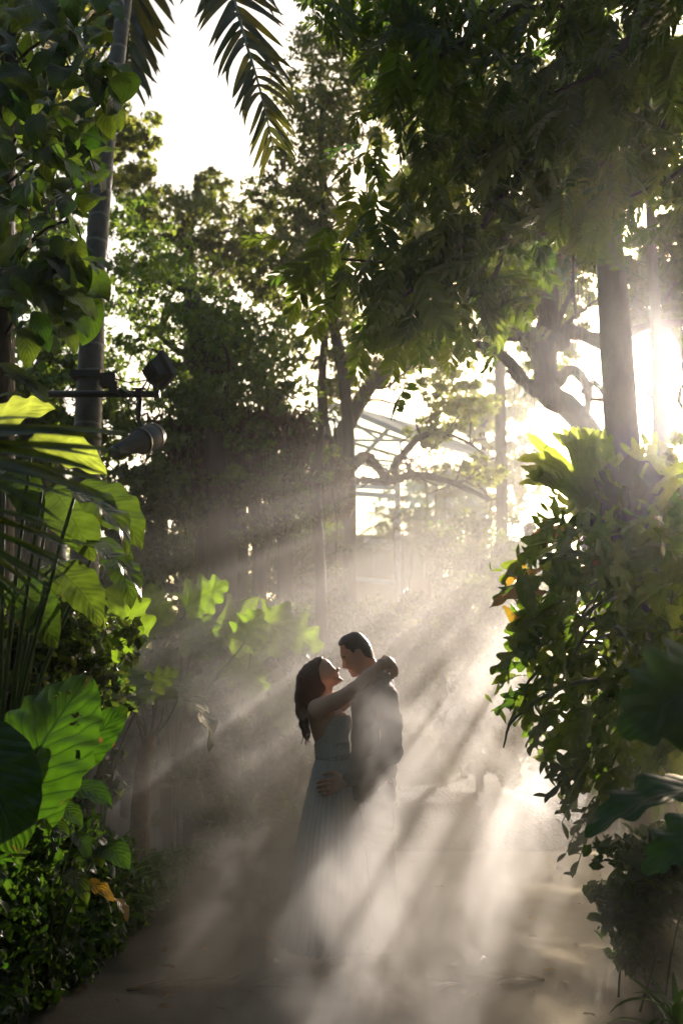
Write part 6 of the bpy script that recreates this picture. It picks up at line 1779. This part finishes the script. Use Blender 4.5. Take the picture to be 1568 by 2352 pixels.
# ------------------------------------------------------------------ air
HZ = (-405.0, 405.0, -205.0, 705.0, -1.2, 16.0)
mb = MB()
mb.box(((HZ[0] + HZ[1]) / 2, (HZ[2] + HZ[3]) / 2, (HZ[4] + HZ[5]) / 2), (HZ[1] - HZ[0], HZ[3] - HZ[2], HZ[5] - HZ[4]))
hm, t = nt('thin warm haze')
pv_ = N(t, 'ShaderNodeVolumePrincipled', i_Density=0.0013, i_Anisotropy=0.9)
pv_.inputs['Color'].default_value = (0.96, 0.92, 0.88, 1)
on = N(t, 'ShaderNodeOutputMaterial'); t.links.new(pv_.outputs[0], on.inputs['Volume'])
hz = mb.build('haze', hm, None, False); tag(hz, kind='stuff')

# a wide, thin bank of mist lying in the lower garden, thinning out towards its rim
mb = MB(); v, f = [], []
nu_, nv_ = 28, 48
for i in range(nu_ + 1):
    th = math.pi * i / nu_
    for j in range(nv_):
        ph = 2 * math.pi * j / nv_
        v.append((-0.4 + 5.5 * math.sin(th) * math.cos(ph), 9.0 + 4.6 * math.sin(th) * math.sin(ph), max(0.03, 0.9 + 3.2 * math.cos(th))))
for i in range(nu_):
    for j in range(nv_):
        k = (j + 1) % nv_
        f.append((i * nv_ + j, (i + 1) * nv_ + j, (i + 1) * nv_ + k, i * nv_ + k))
bm_, t = nt('thin mist bank')
pv_ = N(t, 'ShaderNodeVolumePrincipled', i_Anisotropy=0.6)
tc = N(t, 'ShaderNodeTexCoord')
s1 = N(t, 'ShaderNodeVectorMath', operation='SUBTRACT'); t.links.new(tc.outputs['Object'], s1.inputs[0]); s1.inputs[1].default_value = (-0.5, 9.0, 0.9)
s2 = N(t, 'ShaderNodeVectorMath', operation='DIVIDE'); t.links.new(s1.outputs[0], s2.inputs[0]); s2.inputs[1].default_value = (5.4, 4.6, 3.2)
ln = N(t, 'ShaderNodeVectorMath', operation='LENGTH'); t.links.new(s2.outputs[0], ln.inputs[0])
mr = N(t, 'ShaderNodeMapRange', interpolation_type='SMOOTHSTEP', i_1=1.0, i_2=0.0, i_3=0.0, i_4=0.07); t.links.new(ln.outputs['Value'], mr.inputs[0])
t.links.new(mr.outputs[0], pv_.inputs['Density'])
bm_.cycles.volume_step_rate = 0.35
pv_.inputs['Color'].default_value = (0.96, 0.91, 0.86, 1)
on = N(t, 'ShaderNodeOutputMaterial'); t.links.new(pv_.outputs[0], on.inputs['Volume'])
bk = obj('mist_bank', mesh('mist_bank', v, f, bm_)); tag(bk, kind='stuff')

# drifting mist low over the path: density falls off from a few centres and is torn by noise
M0, M1 = np.array((-2.6, 3.0, 0.03)), np.array((3.6, 10.5, 2.6))
mb = MB(); mb.box((M0 + M1) / 2, M1 - M0)
mm, t = nt('drifting mist'); L = t.links
tc = N(t, 'ShaderNodeTexCoord')
def puff(c, r, k):
    s1 = N(t, 'ShaderNodeVectorMath', operation='SUBTRACT'); L.new(tc.outputs['Object'], s1.inputs[0]); s1.inputs[1].default_value = c
    s2 = N(t, 'ShaderNodeVectorMath', operation='DIVIDE'); L.new(s1.outputs[0], s2.inputs[0]); s2.inputs[1].default_value = r
    ln = N(t, 'ShaderNodeVectorMath', operation='LENGTH'); L.new(s2.outputs[0], ln.inputs[0])
    mr = N(t, 'ShaderNodeMapRange', interpolation_type='SMOOTHSTEP', i_1=1.0, i_2=0.15, i_3=0.0, i_4=k); L.new(ln.outputs['Value'], mr.inputs[0])
    return mr.outputs[0]
tot = None
for c, r, k in (
        ((0.9, 7.4, 0.5), (1.6, 2.4, 1.7), 0.27), ((1.4, 8.2, 1.0), (1.3, 1.8, 1.5), 0.18), ((-0.9, 7.6, 0.5), (1.7, 2.2, 1.6), 0.35),
        ((0.12, 4.35, 0.05), (1.0, 0.95, 1.05), 1.9), ((0.3, 5.0, 0.1), (1.15, 1.0, 1.1), 0.85), ((0.15, 5.05, 1.05), (0.75, 0.5, 0.6), 0.55), ((1.25, 4.9, 0.4), (1.1, 1.5, 1.2), 0.75), ((-0.2, 5.1, 0.05), (0.95, 0.85, 0.9), 1.7)):
    q = puff(c, r, k)
    tot = q if tot is None else math_(t, 'ADD', tot, q)
mp = N(t, 'ShaderNodeMapping'); mp.inputs['Scale'].default_value = (1.0, 1.0, 0.75); mp.inputs['Rotation'].default_value = (0.2, 0.5, 0.0); L.new(tc.outputs['Object'], mp.inputs[0])
nz = N(t, 'ShaderNodeTexNoise', i_Scale=2.2, i_Detail=4.0, i_Roughness=0.6, i_Distortion=0.9); L.new(mp.outputs[0], nz.inputs['Vector'])
nr_ = N(t, 'ShaderNodeMapRange', interpolation_type='SMOOTHSTEP', i_1=0.43, i_2=0.59, i_3=0.10, i_4=2.1); L.new(nz.outputs['Fac'], nr_.inputs[0])
den = math_(t, 'MULTIPLY', math_(t, 'MULTIPLY', tot, nr_.outputs[0]), 0.55)
pv_ = N(t, 'ShaderNodeVolumePrincipled', i_Anisotropy=0.55)
pv_.inputs['Color'].default_value = (0.99, 0.955, 0.92, 1)
L.new(den, pv_.inputs['Density'])
on = N(t, 'ShaderNodeOutputMaterial'); L.new(pv_.outputs[0], on.inputs['Volume'])
mm.cycles.volume_step_rate = 0.22
ms = mb.build('mist', mm, None, False); tag(ms, kind='stuff')
